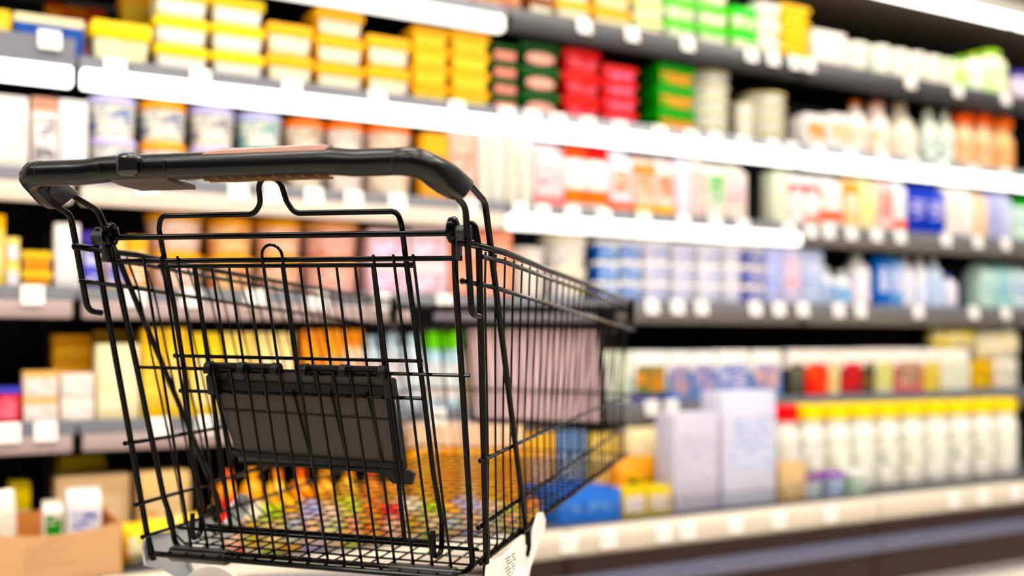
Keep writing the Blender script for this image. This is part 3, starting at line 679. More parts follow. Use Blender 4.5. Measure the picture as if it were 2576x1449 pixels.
# open corrugated carton at the left end
D = DB+.03; s0, _ = sz(-70, 1300, D); s1, _ = sz(306, 1300, D)
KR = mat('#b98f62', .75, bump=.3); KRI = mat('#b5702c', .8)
w, d = s1-s0, .26; hh = sz(150, 1326, D)[1]-SURF[6]; hb = sz(150, 1281, D+d)[1]-SURF[6]
ct = empty('cardboard_carton', at((s0+s1)/2, D+d/2, SURF[6]+.0005), RZ)
bm = box(bmesh.new(), -w/2, w/2, -d/2, d/2, 0, .004)
obj('bottom', bm, KR, ct)
bm = bmesh.new()
n = 16
fr = [( -w/2+w*i/n, hh-.018*math.sin(math.pi*i/n)) for i in range(n+1)]
prism(bm, [(-w/2, .004)]+[(w/2, .004)]+list(reversed(fr)), 'y', -d/2, -d/2+.004)
obj('front_wall', bm, KR, ct)
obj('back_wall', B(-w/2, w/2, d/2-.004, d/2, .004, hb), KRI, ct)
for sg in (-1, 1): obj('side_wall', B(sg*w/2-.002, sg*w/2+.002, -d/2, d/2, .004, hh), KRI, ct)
bm = bmesh.new()
for j in range(4):
    x = w/2-.17+(j % 2)*.006; z = hh*(.72-.14*j); box(bm, x, x+.07-(j % 3)*.016, -d/2-.0005, -d/2, z, z+.0035)
for j in range(5): box(bm, -w/2+.10+(j % 2)*.004, -w/2+.145-(j % 3)*.008, -d/2-.0005, -d/2, hh*(.62-.10*j), hh*(.62-.10*j)+.003)
obj('stamp_print', bm, mat('#a07c52', .8), ct)
tag(ct, 'open brown corrugated carton at the left end of the bottom deck', 'carton')
deck('food_pack', -60, 46, 1236, 'bag', dict(body='#f4ece0', label='#f4efe8', ink='#e0d0c0', amt=.4), 'white pack leaning in the brown carton, left side', 'pack', 'packs in the carton', .05, .07, SURF[6]+.006)
deck('drink_carton', 168, 258, 1230, 'carton', dict(body='#f2f0f0', label='#dfe0ee', ink='#5a6ab8', amt=.5, band=[(.0, .2, '#3fc818')]), 'white carton with green band in the brown carton', 'carton', None, .09, .06, SURF[6]+.006)
deck('drink_carton', 108, 162, 1262, 'carton', dict(body='#efe8e0', label='#3a8a2a', ink='#e8e0d8', amt=.4), 'pale carton with dark green label in the brown carton', 'carton', None, .10, .05, SURF[6]+.006)
deck('margarine_tub', 22, 78, 1212, 'tub', dict(YT, body='#efe0b8'), 'small yellow-lidded tub behind the brown carton', 'tub', None, .34, .08)
deck('margarine_tub', 150, 268, 1148, 'tub', dict(YT, body='#f0e4cc'), 'large yellow-lidded tub behind the beige box', 'tub', None, .42, .12)
deck('food_box', 138, 330, 1198, 'box', dict(body='#ecd4b6', label='#efdcc4', ink='#e0c098', amt=.3), 'beige box behind the brown carton, left one of two', 'box', 'beige boxes on the bottom deck', .30, .1)
deck('food_box', 352, 480, 1190, 'box', dict(body='#ecd2ac', label='#efdcc0', ink='#e0bc8c', amt=.3), 'beige box beside the cart, right one of two', 'box', 'beige boxes on the bottom deck', .24, .1)
for i, (x0, x1, top, bk, st) in enumerate([(310, 372, 1322, .0, dict(body='#fbd028', label='#f6f2dc', ink='#f0c030')), (376, 440, 1312, .01, dict(body='#f8e48c', label='#f8f4e4', ink='#f2d060')),
        (444, 520, 1300, .02, dict(body='#fbd23a', label='#f6f2dc', ink='#f0c030'))]):
    deck('food_bag', x0, x1, top, 'bag', st, 'yellow and white bag beside the carton, %s from left' % ORD[i+1], 'bag', 'yellow bags on the bottom deck', bk, .1)
xs = [(548, 610), (613, 672), (676, 735), (738, 796), (800, 856), (860, 915), (919, 972), (976, 1028)]
for i, (x0, x1) in enumerate(xs):
    st = dict(body=['#ff9c14', '#ffae24', '#fbc04a'][i % 3], lid=['#e86018', '#ffb020', '#f08a18'][i % 3], label=['#fbc878', '#ffc040', '#f8b060'][i % 3], ink=['#e8401c', '#f07a18', '#78a838'][i % 3], amt=.4, neck=.3)
    deck('bottle', x0, x1, 1188-(i % 2)*5, 'bottle', st, 'orange juice bottle on the bottom deck behind the cart, %s from left' % ORD[i+1], 'bottle', 'orange bottles on the bottom deck', .10)
xs = [(1036, 1092), (1096, 1150), (1154, 1206), (1210, 1262), (1266, 1316), ]
for i, (x0, x1) in enumerate(xs):
    st = dict(body=['#ffb010', '#ffa608', '#fbb830'][i % 3], label=['#ffc440', '#fbb020', '#f8c878'][i % 3], ink='#f08a10', amt=.4, top=(.78, '#f0d8c4'))
    deck('food_box', x0, x1, 1070, 'box', st, 'orange box with pale top on the bottom deck, %s of five' % ORD[i+1], 'box', 'orange boxes on the bottom deck', .1)
for i, (x0, x1, top, st, w_) in enumerate([(1322, 1396, 1078, dict(body='#f6b848', label='#f4dcc8', ink='#f08a20', amt=.45), 'orange and cream box behind the blue tray'),
        (1402, 1476, 1084, dict(body='#7f93b4', label='#c8cfe0', ink='#3f6a8a', amt=.45), 'slate blue box behind the blue tray'),
        (1482, 1560, 1092, dict(body='#f0d070', label='#f6ecc0', ink='#e8a030', amt=.4), 'pale yellow box behind the blue tray')]):
    deck('food_box', x0, x1, top, 'box', st, w_, 'box', None, .24, .08)
cols = ['#e8382c', '#f2b01c', '#d8dc4a', '#f0e6d4', '#c9c4e6', '#f08a2a', '#b8c850', '#f4d8c4']
nm = ['red', 'amber', 'yellow-green', 'white', 'lilac', 'orange', 'olive green', 'peach']
for i in range(16):
    c = (i*3) % 8; x0 = 562+i*50
    deck('food_pack', x0+1, x0+48, 1262+(i % 3)*7, 'box', dict(body=cols[c], label=cols[(c+3) % 8], ink=cols[(c+5) % 8], amt=.5), 'low %s pack at the front of the deck, %s from left' % (nm[c], ordn(i+1)), 'pack', 'low packs on the bottom deck', .0, .07)
# blue tray and the packs above it
D = DK-.005; s0, _ = sz(1412, 1290, D); s1, _ = sz(1562, 1290, D); w = s1-s0; _, zt = sz(1490, 1236, D); h = zt-SURF[6]
tr = empty('display_tray', at((s0+s1)/2, D+.11, SURF[6]+.0005), RZ)
bm = bmesh.new(); prism(bm, [(-.105, .0), (.105, .0), (.105, h*1.05), (.101, h*1.05), (.101, .004), (-.101, .004), (-.101, h*.98), (-.105, h)], 'x', -w/2, w/2)
for sg in (-1, 1): box(bm, sg*w/2-.002, sg*w/2+.002, -.105, .105, 0, h*1.02)
obj('tray_body', bm, mat('#1668cc', .4), tr)
obj('tray_print', B(-w*.36, w*.36, -.1062, -.1052, h*.35, h*.62), printed('#2a78d8', '#9cc4f2', .5, 90, 60), tr)
tag(tr, 'bright blue display tray on the bottom deck beside the cart', 'tray')
for i in range(4):
    o = empty('food_pack', at((s0+s1)/2-w*.36+w*.24*i, D+.11, SURF[6]+.006), RZ)
    for pn, me, mm in mk_box(w*.21, .17, h*.86, body='#2f7ad0', label='#cfe0f4', ink='#1f5fb8', amt=.4): obj(pn, me, mm, o)
    tag(o, 'blue pack inside the blue display tray, %s from left' % ORD[i+1], 'pack', 'packs in the blue tray')
a = deck('food_pack', 1566, 1626, 1228, 'box', dict(body='#dcc018', label='#f0e8e8', ink='#8a7a20', amt=.3), 'yellow pack with white label beside the blue tray', 'pack')
a = deck('food_pack', 1629, 1690, 1224, 'box', dict(body='#e0c41a', label='#ece0d8', ink='#7a6a20', amt=.35), 'yellow pack with pale label beside the white carton', 'pack')
a = deck('food_bag', 1560, 1672, 1150, 'bag', dict(body='#f09a10', label='#f8b830', ink='#2f6a28', amt=.4), 'orange bag with green print behind the yellow packs', 'bag', None, .11, .1)
deck('food_box', 1580, 1690, 1072, 'box', dict(body='#f9edd0', label='#f8f0dc', ink='#f2dca8', amt=.3), 'cream box behind the orange bag', 'box', None, .24, .1)
deck('drink_carton', 1694, 1812, 1040, 'carton', dict(body='#cfcdda', label='#d0cedb', ink='#b4b0c4', amt=.3, gable=False), 'large plain white carton on the bottom deck', 'carton', None, 0, .1)
deck('drink_carton', 1816, 1956, 986, 'carton', dict(body='#d9dae8', label='#dadcea', ink='#aab6e0', amt=.4, gable=False), 'tall white carton with pale blue print on the bottom deck', 'carton', None, 0, .11)
deck('food_pack', 1962, 2028, 1165, 'box', dict(body='#d8bfa0', label='#e0ccb0', ink='#7a4a4a', amt=.35), 'beige pack with dark print beside the tall white carton', 'pack', None, 0, .05)
for i, (x0, x1, top) in enumerate([(2034, 2088, 1196), (2092, 2144, 1190), (2148, 2196, 1186)]):
    deck('round_tub', x0, x1, top, 'round', [dict(body='#dcd8e4', lid='#7a4a80', label='#d8dce8', ink='#6a8a50'), dict(body='#d4dce8', lid='#8a60a0', label='#d4dcec', ink='#5a78b8'), dict(body='#dce6dc', lid='#d8dcd8', label='#dce6e0', ink='#8ab060')][i],
         'small round tub in front of the milk bottles, %s of three' % ORD[i+1], 'tub', 'small tubs on the bottom deck', -.012)
# milk bottles with coloured caps
xs = [(1966, 2028), (2032, 2094), (2098, 2158), (2162, 2221), (2225, 2283), (2287, 2344), (2348, 2404), (2408, 2463), (2467, 2521), (2525, 2580)]
for i, (x0, x1) in enumerate(xs):
    red = i < 1
    st = dict(body='#f8f6f0', lid='#f23a2a' if red else '#ffe010', label='#f6f5ee', ink=['#c8ccc4', '#4a6a5a', '#8a9a6a'][i % 3], amt=.3, neck=.30, capr=.86, caph=.17)
    deck('milk_bottle', x0, x1, 1022-i*2.0, 'bottle', st, 'white milk bottle with %s cap on the bottom deck, %s of ten' % ('red' if red else 'yellow', ordn(i+1)), 'bottle', 'milk bottles on the bottom deck', .085)
# ------------------------------------------------------------------ the shopping cart (axes: u to the right, v forward, w up, all from the gate hinge)
CS = 0.93
yaw, rol = R(16.5), R(.85)
la = Vector((math.cos(yaw)*math.cos(rol), -math.sin(yaw)*math.cos(rol), -math.sin(rol)))
aa = Vector((math.sin(yaw), math.cos(yaw), 0)); na = la.cross(aa)
OC = Vector((-.33772, 1.54303, .14663))*CS + Vector((0, 0, EYE))
HR = OC.z/na.z
RC = OC - na*HR
cart = empty('shopping_cart')
mw = Matrix((la, aa, na)).transposed().to_4x4(); mw.translation = RC
cart.matrix_world = mw
tag(cart, 'black wire shopping cart with plastic handle standing before the chilled shelves', 'shopping cart')
def L(u, v, w): return Vector((u*CS, v*CS, w*CS+HR))
def LL(ps): return [L(*p) for p in ps]
def floor_w(u, v):
    """height of the shop floor in cart axes"""
    return -(OC.z+(u*la.z+v*aa.z)*CS)/na.z/CS
WIRE = mat('#010102', .10); PLAST = mat('#030305', .25); PLG = mat('#06060a', .18); FLAP = mat('#322d2b', .5); CLIP = mat('#0e0e10', .38)
ZINC = mat('#a9aeb6', .28, .7); WHITEP = mat('#d6d3d0', .38)
T = math.tan(R(16.5))
def gp(u, q, off=0): return (u, -q*T+off*1.0, q)      # a point of the leaning gate at height q
def cyl(bm, p, r, **k): return tube(bm, p, r*CS, **k)

for m_, v_ in ((WIRE, .1), (PLAST, .22), (PLG, .5), (CLIP, .15)): m_.node_tree.nodes['Principled BSDF'].inputs['Specular IOR Level'].default_value = v_
# handle -------------------------------------------------------------
HC = (-.163, .071)
def sect(k, n=28):
    """cross-section of the handle: k 0 round grip, 1 wide housing with sloping top panel"""
    out = []
    for i in range(n):
        a = 2*math.pi*i/n; c, s = math.cos(a), math.sin(a)
        r0 = .0168
        # housing: rounded back, top panel sloping up to the front, flat underside
        dv = .018*c if c < 0 else .032*c
        dw = (.0125*s + (.012*max(0, c)+.010*(1+c)*.5*max(0, s)) if s > 0 else .0135*s)
        if s > 0: dw = .0200*s**.8 + .011*max(0, c)*s
        out.append(((r0*c)*(1-k)+dv*k, (r0*s)*(1-k)+dw*k))
    return out
rings = []
for u, k in ((-.262, 0), (-.2, 0), (-.188, .05), (-.176, .4), (-.164, .8), (-.152, .97), (-.14, 1), (-.06, 1), (.02, 1), (.10, 1), (.155, 1), (.168, .95), (.178, .7), (.19, .25), (.20, .04), (.21, 0), (.255, 0)):
    rings.append(LL([(u, HC[0]+a, HC[1]+b) for a, b in sect(k)]))
handle = obj('handle', loft(bmesh.new(), rings), PLAST, cart)
for sg in (-1, 1):
    spec = [((.255, -.163, .071), (0, .0168, 0), (0, 0, .0168)), ((.262, -.1625, .071), (-.001, .0172, 0), (0, 0, .0172)), ((.272, -.160, .0705), (-.0062, .0162, 0), (0, .0005, .0178)),
            ((.2800, -.1535, .069), (-.0118, .0118, 0), (0, .002, .0185)), ((.2850, -.143, .067), (-.0150, .0060, 0), (0, .004, .0190)), ((.2905, -.123, .0625), (-.0148, .003, 0), (0, .007, .0200)), ((.2965, -.100, .0570), (-.0132, .002, 0), (0, .013, .0195)),
            ((.3015, -.076, .0515), (-.0120, .001, 0), (0, .022, .0170)), ((.3035, -.0635, .0485), (-.0115, .001, 0), (0, .0240, .0155))]
    rg = []
    for c, e1, e2 in spec:
        ring = []
        for i in range(24):
            a = 2*math.pi*i/24*sg; p = .8 if c[1] < -.1 else .55
            ca, sa = math.cos(a), math.sin(a); ca = math.copysign(abs(ca)**p if c[1] > -.13 else abs(ca), ca); sa = math.copysign(abs(sa)**p if c[1] > -.13 else abs(sa), sa)
            ring.append(L(sg*(c[0]+e1[0]*ca+e2[0]*sa), c[1]+e1[1]*ca+e2[1]*sa, c[2]+e1[2]*ca+e2[2]*sa))
        rg.append(ring)
    bm = loft(bmesh.new(), rg); bmesh.ops.recalc_face_normals(bm, faces=bm.faces[:])
    obj('end_elbow', bm, PLAST, handle)
    bm = bmesh.new(); tube(bm, LL([(sg*.254, -.163, .071), (sg*.256, -.163, .071)]), .0170*CS, 24); obj('seam', bm, mat('#050506', .5), handle)
    bm = lathe(bmesh.new(), [(.0125*CS, 0), (.0125*CS, .0012), (.0105*CS, .002)], 22)
    bmesh.ops.scale(bm, verts=bm.verts[:], vec=(.75, 1, 1))
    bmesh.ops.transform(bm, verts=bm.verts[:], matrix=Matrix.Translation(L(sg*.2755, -.118, .0615)) @ Matrix.Rotation(R(88), 4, 'X') @ Matrix.Rotation(R(-sg*62), 4, 'Y'))
    obj('cover_disc', bm, mat('#17191b', .5), handle)
# coin lock: boss, outlines, underside block
def hb(name, u0, u1, v0, v1, w0, w1, m, bev=.003, par=None, seg=3):
    bm = box(bmesh.new(), u0*CS, u1*CS, v0*CS, v1*CS, w0*CS+HR, w1*CS+HR, bev*CS, seg)
    return obj(name, bm, m, par or handle)
hb('coin_lock', -.124, -.0925, -.1905, -.15, .0600, .0905, PLG, .008)
for u0, u1 in ((-.153, -.126), (-.088, -.055)):
    bm = bmesh.new()
    for p in ([(u0, -.1822, .080), (u1, -.1822, .080)], [(u0, -.1822, .0655), (u1, -.1822, .0655)], [(u0, -.1822, .0655), (u0, -.1822, .080)], [(u1, -.1822, .0655), (u1, -.1822, .080)]):
        tube(bm, LL(p), .0006*CS, 4)
    obj('hatch_outline', bm, mat('#050506', .5), handle)
bm = bmesh.new(); rr = []
for u, a in ((-.004, 0), (.012, 1), (.15, 1), (.166, 0)):
    rr.append([L(u, -.174, .0845), L(u, -.1775, .0858), L(u, -.172, .0895+.001*a), L(u, -.158, .0945+.0018*a), L(u, -.156, .0915)])
loft(bm, rr); bmesh.ops.recalc_face_normals(bm, faces=bm.faces[:])
obj('display_cover', bm, mat('#8a665c', .15, 0, .4), handle)  # pinkish base colour paints in the highlight of reflected products
bm = bmesh.new(); prism(bm, [(p[0]*CS, p[1]*CS+HR) for p in ((-.172, .0590), (-.118, .0590), (-.106, .0580), (-.106, .0525), (-.150, .0535), (-.168, .0555))], 'x', -.142*CS, -.058*CS)
obj('coin_lock_block', bm, mat('#3a2f29', .5), handle)
bm = bmesh.new()
for i in range(9): box(bm, (-.01+i*.02)*CS, (-.0075+i*.02)*CS, -.170*CS, -.141*CS, .0562*CS+HR, .0585*CS+HR)
box(bm, -.015*CS, .16*CS, -.1415*CS, -.139*CS, .0558*CS+HR, .0585*CS+HR); box(bm, -.015*CS, .16*CS, -.155*CS, -.152*CS, .0555*CS+HR, .0585*CS+HR)
obj('underside_ribs', bm, mat('#6a4a2a', .45), handle)  # orange-brown colour paints in the warm reflection under the handle
# handle arms ----------------------------------------------------------
for sg in (-1, 1):
    p = fillet(LL([(sg*.299, -.10, .0445), (sg*.3012, -.0824, .0392), (sg*.303, -.0470, .0295), (sg*.3005, -.0090, -.1090), (sg*.3008, .0215, -.1112)]), .022*CS, 6)
    obj('handle_arm', tube(bmesh.new(), p, .0046*CS, 10), WIRE, cart)
    p = fillet(LL([(sg*.305, -.075, .0665), (sg*.3061, -.0466, .0601), (sg*.3074, .0205, .0435), (sg*.2832, .325, -.430), (sg*.283, .339, -.462)]), .03*CS, 6)
    obj('handle_arm', tube(bmesh.new(), p, .0046*CS, 10), WIRE, cart)
# rear gate ------------------------------------------------------------
bm = bmesh.new()
cyl(bm, LL([(-.292, 0, 0), (.292, 0, 0)]), .0044, seg=12)
cyl(bm, LL([gp(-.270, -.0345, -.003), gp(.280, -.0335, -.003)]), .0038, seg=10, ball=False)
cyl(bm, LL([gp(-.259, -.1935), gp(.277, -.1935)]), .0026)
cyl(bm, LL([gp(-.240, -.452, .004), gp(.267, -.452, .004)]), .0028)
frame = [(-.271, .003, -.010), gp(-.270, -.06), gp(-.262, -.20), gp(-.2535, -.40), (-.247, .132, -.440), (-.249, .146, -.489), (.258, .146, -.489), (.256, .132, -.440), gp(.2605, -.38), gp(.2645, -.22), gp(.2675, -.06), (.2705, .003, -.010)]
cyl(bm, fillet(LL(frame), .03*CS, 6), .0045, seg=10)
gate = obj('rear_gate', bm, WIRE, cart)
for sg in (-1, 1):
    bm = bmesh.new()
    for du in (-.0045, .0045):
        ring = LL([(sg*.2695+du*.3, .011*math.cos(a), .004+.0135*math.sin(a)) for a in [2*math.pi*i/16 for i in range(17)]])
        cyl(bm, ring, .0052, seg=8, cap=False)
    obj('hinge_eye', bm, WIRE, gate)
tops = {1: -.214, 2: -.184, 3: -.1565, 4: -.1245, 5: -.097, 6: -.0695, 7: -.0425, 8: -.0188, 9: .0135, 10: .044, 11: .0712, 12: .0982, 13: .1256, 14: .1527, 15: .1823, 16: .2115}
bots = {1: -.2135, 2: -.1832, 3: -.1545, 4: -.119, 5: -.0918, 6: -.0655, 7: -.039, 8: -.006, 9: .025, 10: .0527, 11: .0812, 12: .1085, 13: .1357, 14: .1658, 15: .1964, 16: .2258}
RWG = .0022
for i in range(1, 17):
    if i == 9: continue
    bm = bmesh.new()
    off = -.0065
    if i == 8:
        arc = [(.0 - .0025 + .0160*math.cos(a), gp(0, 0, off)[1], -.0285+.0150*math.sin(a)) for a in [math.pi*(1-j/10) for j in range(11)]]
        arc = [(x, -q*T+off, q) for x, _, q in arc]
        pts = [gp(bots[8], -.486, off), gp(-.0125, -.33, off), gp(-.0188, -.036, off)]+arc+[gp(.0135, -.036, off), gp(.0197, -.33, off), gp(bots[9], -.486, off)]
        cyl(bm, LL(pts), RWG, seg=8)
    else:
        q0 = -.0300 if i in (1, 2, 3, 14, 15, 16) else -.1915
        tu = tops[i]
        cyl(bm, LL([gp(tu, q0, off), gp(tu+(bots[i]-tu)*.62, -.336, off), gp(bots[i], -.487, off)]), RWG, seg=8)
        bmesh.ops.create_icosphere(bm, subdivisions=1, radius=RWG*CS*1.15, matrix=Matrix.Translation(L(*gp(tu, q0, off))))
    obj('gate_wire', bm, WIRE, gate)
# hinge bushings
for sg in (-1, 1):
    bm = bmesh.new(); tube(bm, LL([(sg*.276, 0, 0), (sg*.297, 0, 0)]), .0105*CS, 18)
    box(bm, (sg*.2775-.002)*CS, (sg*.2775+.002)*CS, -.008*CS, .012*CS, -.036*CS+HR, .008*CS+HR, .0015*CS)
    obj('hinge_bushing', bm, mat('#232426', .45), cart)
# child seat, folded flat against the gate ------------------------------
o12 = .013
bm = bmesh.new()
lp = [(-.2035, .150, -.420), gp(-.197, -.32, o12), gp(-.188, -.20, o12), gp(-.188, -.10, o12), gp(-.192, -.02, o12), (-.192, .008, .012), (-.187, .004, .031), (-.109, .003, .031), (-.033, .003, .031), (-.0195, -.002, .045), (-.0195, -.009, .070),
      (-.010, -.012, .081), (.004, -.012, .081), (.016, -.010, .073), (.0215, -.003, .048), (.031, .003, .031), (.104, .003, .0312), (.187, .004, .031), (.192, .008, .012), gp(.1925, -.03, o12), gp(.1975, -.14, o12), gp(.201, -.25, o12), gp(.2035, -.34, o12), (.2055, .150, -.420)]
cyl(bm, fillet(LL(lp), .02*CS, 5), .0040, seg=10)
for sg in (-1, 1):
    hk = fillet(LL([(sg*.2045, .150, -.415), (sg*.2050, .150, -.462), (sg*.2030, .122, -.466), (sg*.2015, .120, -.425)]), .014*CS, 6)
    cyl(bm, hk, .0042, seg=10)
for sg in (-1, 1):
    cyl(bm, LL([gp(sg*.143, -.044, o12), gp(sg*.1435, -.16, o12), gp(sg*.147, -.34, o12), (sg*.1475, .144, -.446)]), .0036, seg=10)
cyl(bm, LL([gp(-.200, -.041, o12), gp(.197, -.041, o12)]), .0033, seg=10)
cyl(bm, LL([gp(-.199, -.175, o12), gp(.201, -.175, o12)]), .0027)
cyl(bm, LL([gp(-.202, -.229, o12), gp(.202, -.229, o12)]), .0027)
cyl(bm, LL([(-.19, .1445, -.447), (.19, .1445, -.447)]), .0036, seg=10)
for sg in (-1, 1):
    for q, r in ((-.041, .0045), (-.175, .0038), (-.229, .0038)):
        bmesh.ops.create_icosphere(bm, subdivisions=2, radius=r*CS, matrix=Matrix.Translation(L(*gp(sg*.2, q, o12))))
seat = obj('child_seat_frame', bm, WIRE, cart)
for i in range(9):
    u = -.1147+i*.02865
    obj('seat_wire', cyl(bmesh.new(), LL([gp(u, -.041, o12+.001), gp(u+.002, -.231, o12+.001)]), .0021), WIRE, seat)
# seat flap -------------------------------------------------------------
def fp(u, q, off): return L(*gp(u, q, off))
fo = .0205
def slab(bm, c, o0, o1):
    """c: four (u, q) corners; slab between two offsets from the gate plane"""
    a = [bm.verts.new(fp(u, q, o0)) for u, q in c]; b_ = [bm.verts.new(fp(u, q, o1)) for u, q in c]
    n = len(c)
    for k in range(n): bm.faces.new((a[k], a[(k+1) % n], b_[(k+1) % n], b_[k]))
    bm.faces.new(list(reversed(a))); bm.faces.new(b_)
    bmesh.ops.recalc_face_normals(bm, faces=bm.faces[:]); return bm
bm = bmesh.new()
slab(bm, [(-.147, -.196), (.148, -.196), (.156, -.345), (-.121, -.340)], fo, fo+.004)
obj_flap = flap = obj('seat_flap', bm, FLAP, cart)
bm = bmesh.new()
slab(bm, [(-.128, -.322), (.157, -.329), (.158, -.337), (-.127, -.330)], fo-.006, fo)
slab(bm, [(-.121, -.340), (.120, -.345), (.136, -.360), (.166, -.360), (.171, -.343), (.165, -.338), (.156, -.338)], fo-.004, fo+.005)
obj('bottom_lip', bm, CLIP, flap)
for u0, u1 in ((-.012, .004), (.05, .064), (.108, .122)):
    bm = slab(bmesh.new(), [(u0, -.222), (u0+.0022, -.222), (u1+.0022, -.328), (u1, -.328)], fo-.0045, fo); obj('flap_rib', bm, CLIP, flap)
for u0, u1 in ((-.118, -.112), (.155, .158)):
    bm = slab(bmesh.new(), [(u0-.026*(u0 < 0), -.222), (u0-.026*(u0 < 0)+.003, -.222), (u1-.018*(u0 < 0)+.003, -.335), (u1-.018*(u0 < 0), -.335)], fo-.006, fo); obj('flap_rib', bm, CLIP, flap)
bm = slab(bmesh.new(), [(-.135, -.2555), (.150, -.262), (.150, -.2642), (-.135, -.2577)], fo-.0022, fo); obj('flap_rib', bm, CLIP, flap)
bm = slab(bmesh.new(), [(-.14, -.212), (.149, -.214), (.149, -.222), (-.14, -.220)], fo-.004, fo); obj('flap_rib', bm, CLIP, flap)
for u0, u1 in ((-.1385, -.0185), (.0195, .1515)):
    bm = bmesh.new(); n = 10
    # hinge sleeve: an arch over the gate bar, open to the rear, with three claws
    def arch(bm, ua, ub, a0, a1, r0, r1):
        rings = []
        for i in range(n+1):
            a = a0+(a1-a0)*i/n
            rings.append([L(u, *( -(-.1935)*T+r*math.cos(a), -.1935+r*math.sin(a))) for u, r in ((ua, r0), (ub, r0), (ub, r1), (ua, r1))])
        loft(bm, rings)
    arch(bm, u0, u1, R(-35), R(125), .0075, .0105)
    for uc in (u0+.004, (u0+u1)/2, u1-.005): arch(bm, uc-.005, uc+.005, R(-40), R(215), .0060, .0118)
    bmesh.ops.recalc_face_normals(bm, faces=bm.faces[:])
    obj('flap_hinge', bm, CLIP, flap)
for u0, u1, q0 in ((-.1425, -.1305, -.203), (.146, .1575, -.200)):
    bm = slab(bmesh.new(), [(u0, q0), (u1, q0), (u1+.001, q0-.030), (u0-.001, q0-.030)], -.004, fo); bmesh.ops.bevel(bm, geom=bm.edges[:], offset=.0015, segments=2, affect='EDGES'); obj('flap_stop', bm, CLIP, flap)
# rear posts --------------------------------------------------------------
for sg in (-1, 1):
    p = fillet(LL([(sg*.284, .000, .004), (sg*.292, .001, .013), (sg*.2985, .004, .010), (sg*.3025, .012, -.020), (sg*.2995, .030, -.095), (sg*.2905, .0855, -.315), (sg*.2845, .121, -.462), (sg*.279, .132, -.505)]), .016*CS, 5)
    obj('rear_post', tube(bmesh.new(), p, .0048*CS, 10), WIRE, cart)
# side panels ---------------------------------------------------------------
def urim(v): return .3085-.0045*min(1, v/.6) + (.004 if v > .08 else 0) - .0035
RIM = [(.2958, -.0437, -.0165), (.3035, .0211, -.0168), (.306, .112, -.0170), (.3085, .35, -.0275), (.3095, .66, -.0392), (.3065, .87, -.0462), (.3025, 1.10, -.0530), (.301, 1.165, -.0550)]
R2 = [(.2947, -.0308, -.0662), (.3015, .0863, -.0688), (.3028, .194, -.0744), (.304, .29, -.0791), (.305, .587, -.0932), (.303, 1.19, -.1205)]
R3 = [(.2905, .070, -.3130), (.2855, .173, -.3118), (.2805, .312, -.3085), (.279, 1.285, -.2790)]
R4 = [(.2825, .088, -.4105), (.280, .194, -.4067), (.277, .466, -.3965), (.275, 1.31, -.3550)]
R5 = [(.2815, .105, -.4640), (.279, .2138, -.4612), (.277, .467, -.4535), (.273, 1.315, -.4290)]
def interp(path, v):
    for a, b_ in zip(path, path[1:]):
        if v <= b_[1]:
            t = (v-a[1])/(b_[1]-a[1]); return tuple(a[k]+(b_[k]-a[k])*t for k in range(3))
    return path[-1]
for sg in (-1, 1):
    f = lambda P, du=0, dw=0: LL([(sg*(x+du), y, z+dw) for x, y, z in P])
    bm = bmesh.new()
    cyl(bm, f(RIM), .0050, seg=10, ball=True)
    cyl(bm, f(RIM[1:], 0, -.0135), .0036, seg=8)
    cyl(bm, f(R2), .0036, seg=8, ball=True); cyl(bm, f(R3), .0033, seg=8, ball=True); cyl(bm, f(R4), .0033, seg=8, ball=True); cyl(bm, f(R5), .0033, seg=8, ball=True)
    side = obj('side_panel', bm, WIRE, cart)
    for i in range(26):
        v0 = .043+i*.043
        top = interp(RIM, v0); p2 = interp(R2, v0+.02); p3 = interp(R3, v0+.085); p4 = interp(R4, v0+.11); p5 = interp(R5, v0+.122)
        q = [(top[0]-.002, v0, top[2]-.006), (p2[0]-.005, v0+.020, p2[2]), (p3[0]-.005, v0+.085, p3[2]), (p4[0]-.005, v0+.11, p4[2]), (p5[0]-.005, v0+.123, p5[2]+.004), (p5[0]-.034, v0+.13, p5[2]-.0245)]
        q = [(a*sg, min(b_, 1.165+(-.055-c)*.32) , c) for a, b_, c in q]
        obj('side_wire', cyl(bmesh.new(), fillet(LL(q), .022*CS, 4), .0018, seg=6), WIRE, side)
    box_ = box(bmesh.new(), (sg*.301-.008)*CS, (sg*.301+.008)*CS, 1.150*CS, 1.180*CS, -.108*CS+HR, -.046*CS+HR, .005*CS, 2)
    obj('corner_post', box_, PLAST, cart)
# basket floor
bm = bmesh.new()
def wf(v): return -.488+.033*(v-.11)
for i in range(26):
    v = .125+i*.046
    cyl(bm, LL([(-.245, v, wf(v)+.0036), (.245, v, wf(v)+.0036)]), .0018, seg=5)
for i in range(17):
    u = -.24+i*.03
    cyl(bm, LL([(u, .112, wf(.112)), (u, 1.30, wf(1.30))]), .0017, seg=5)
cyl(bm, LL([(-.25, .112, wf(.112)-.003), (.25, .112, wf(.112)-.003)]), .003, seg=6)
obj('basket_floor', bm, WIRE, cart)
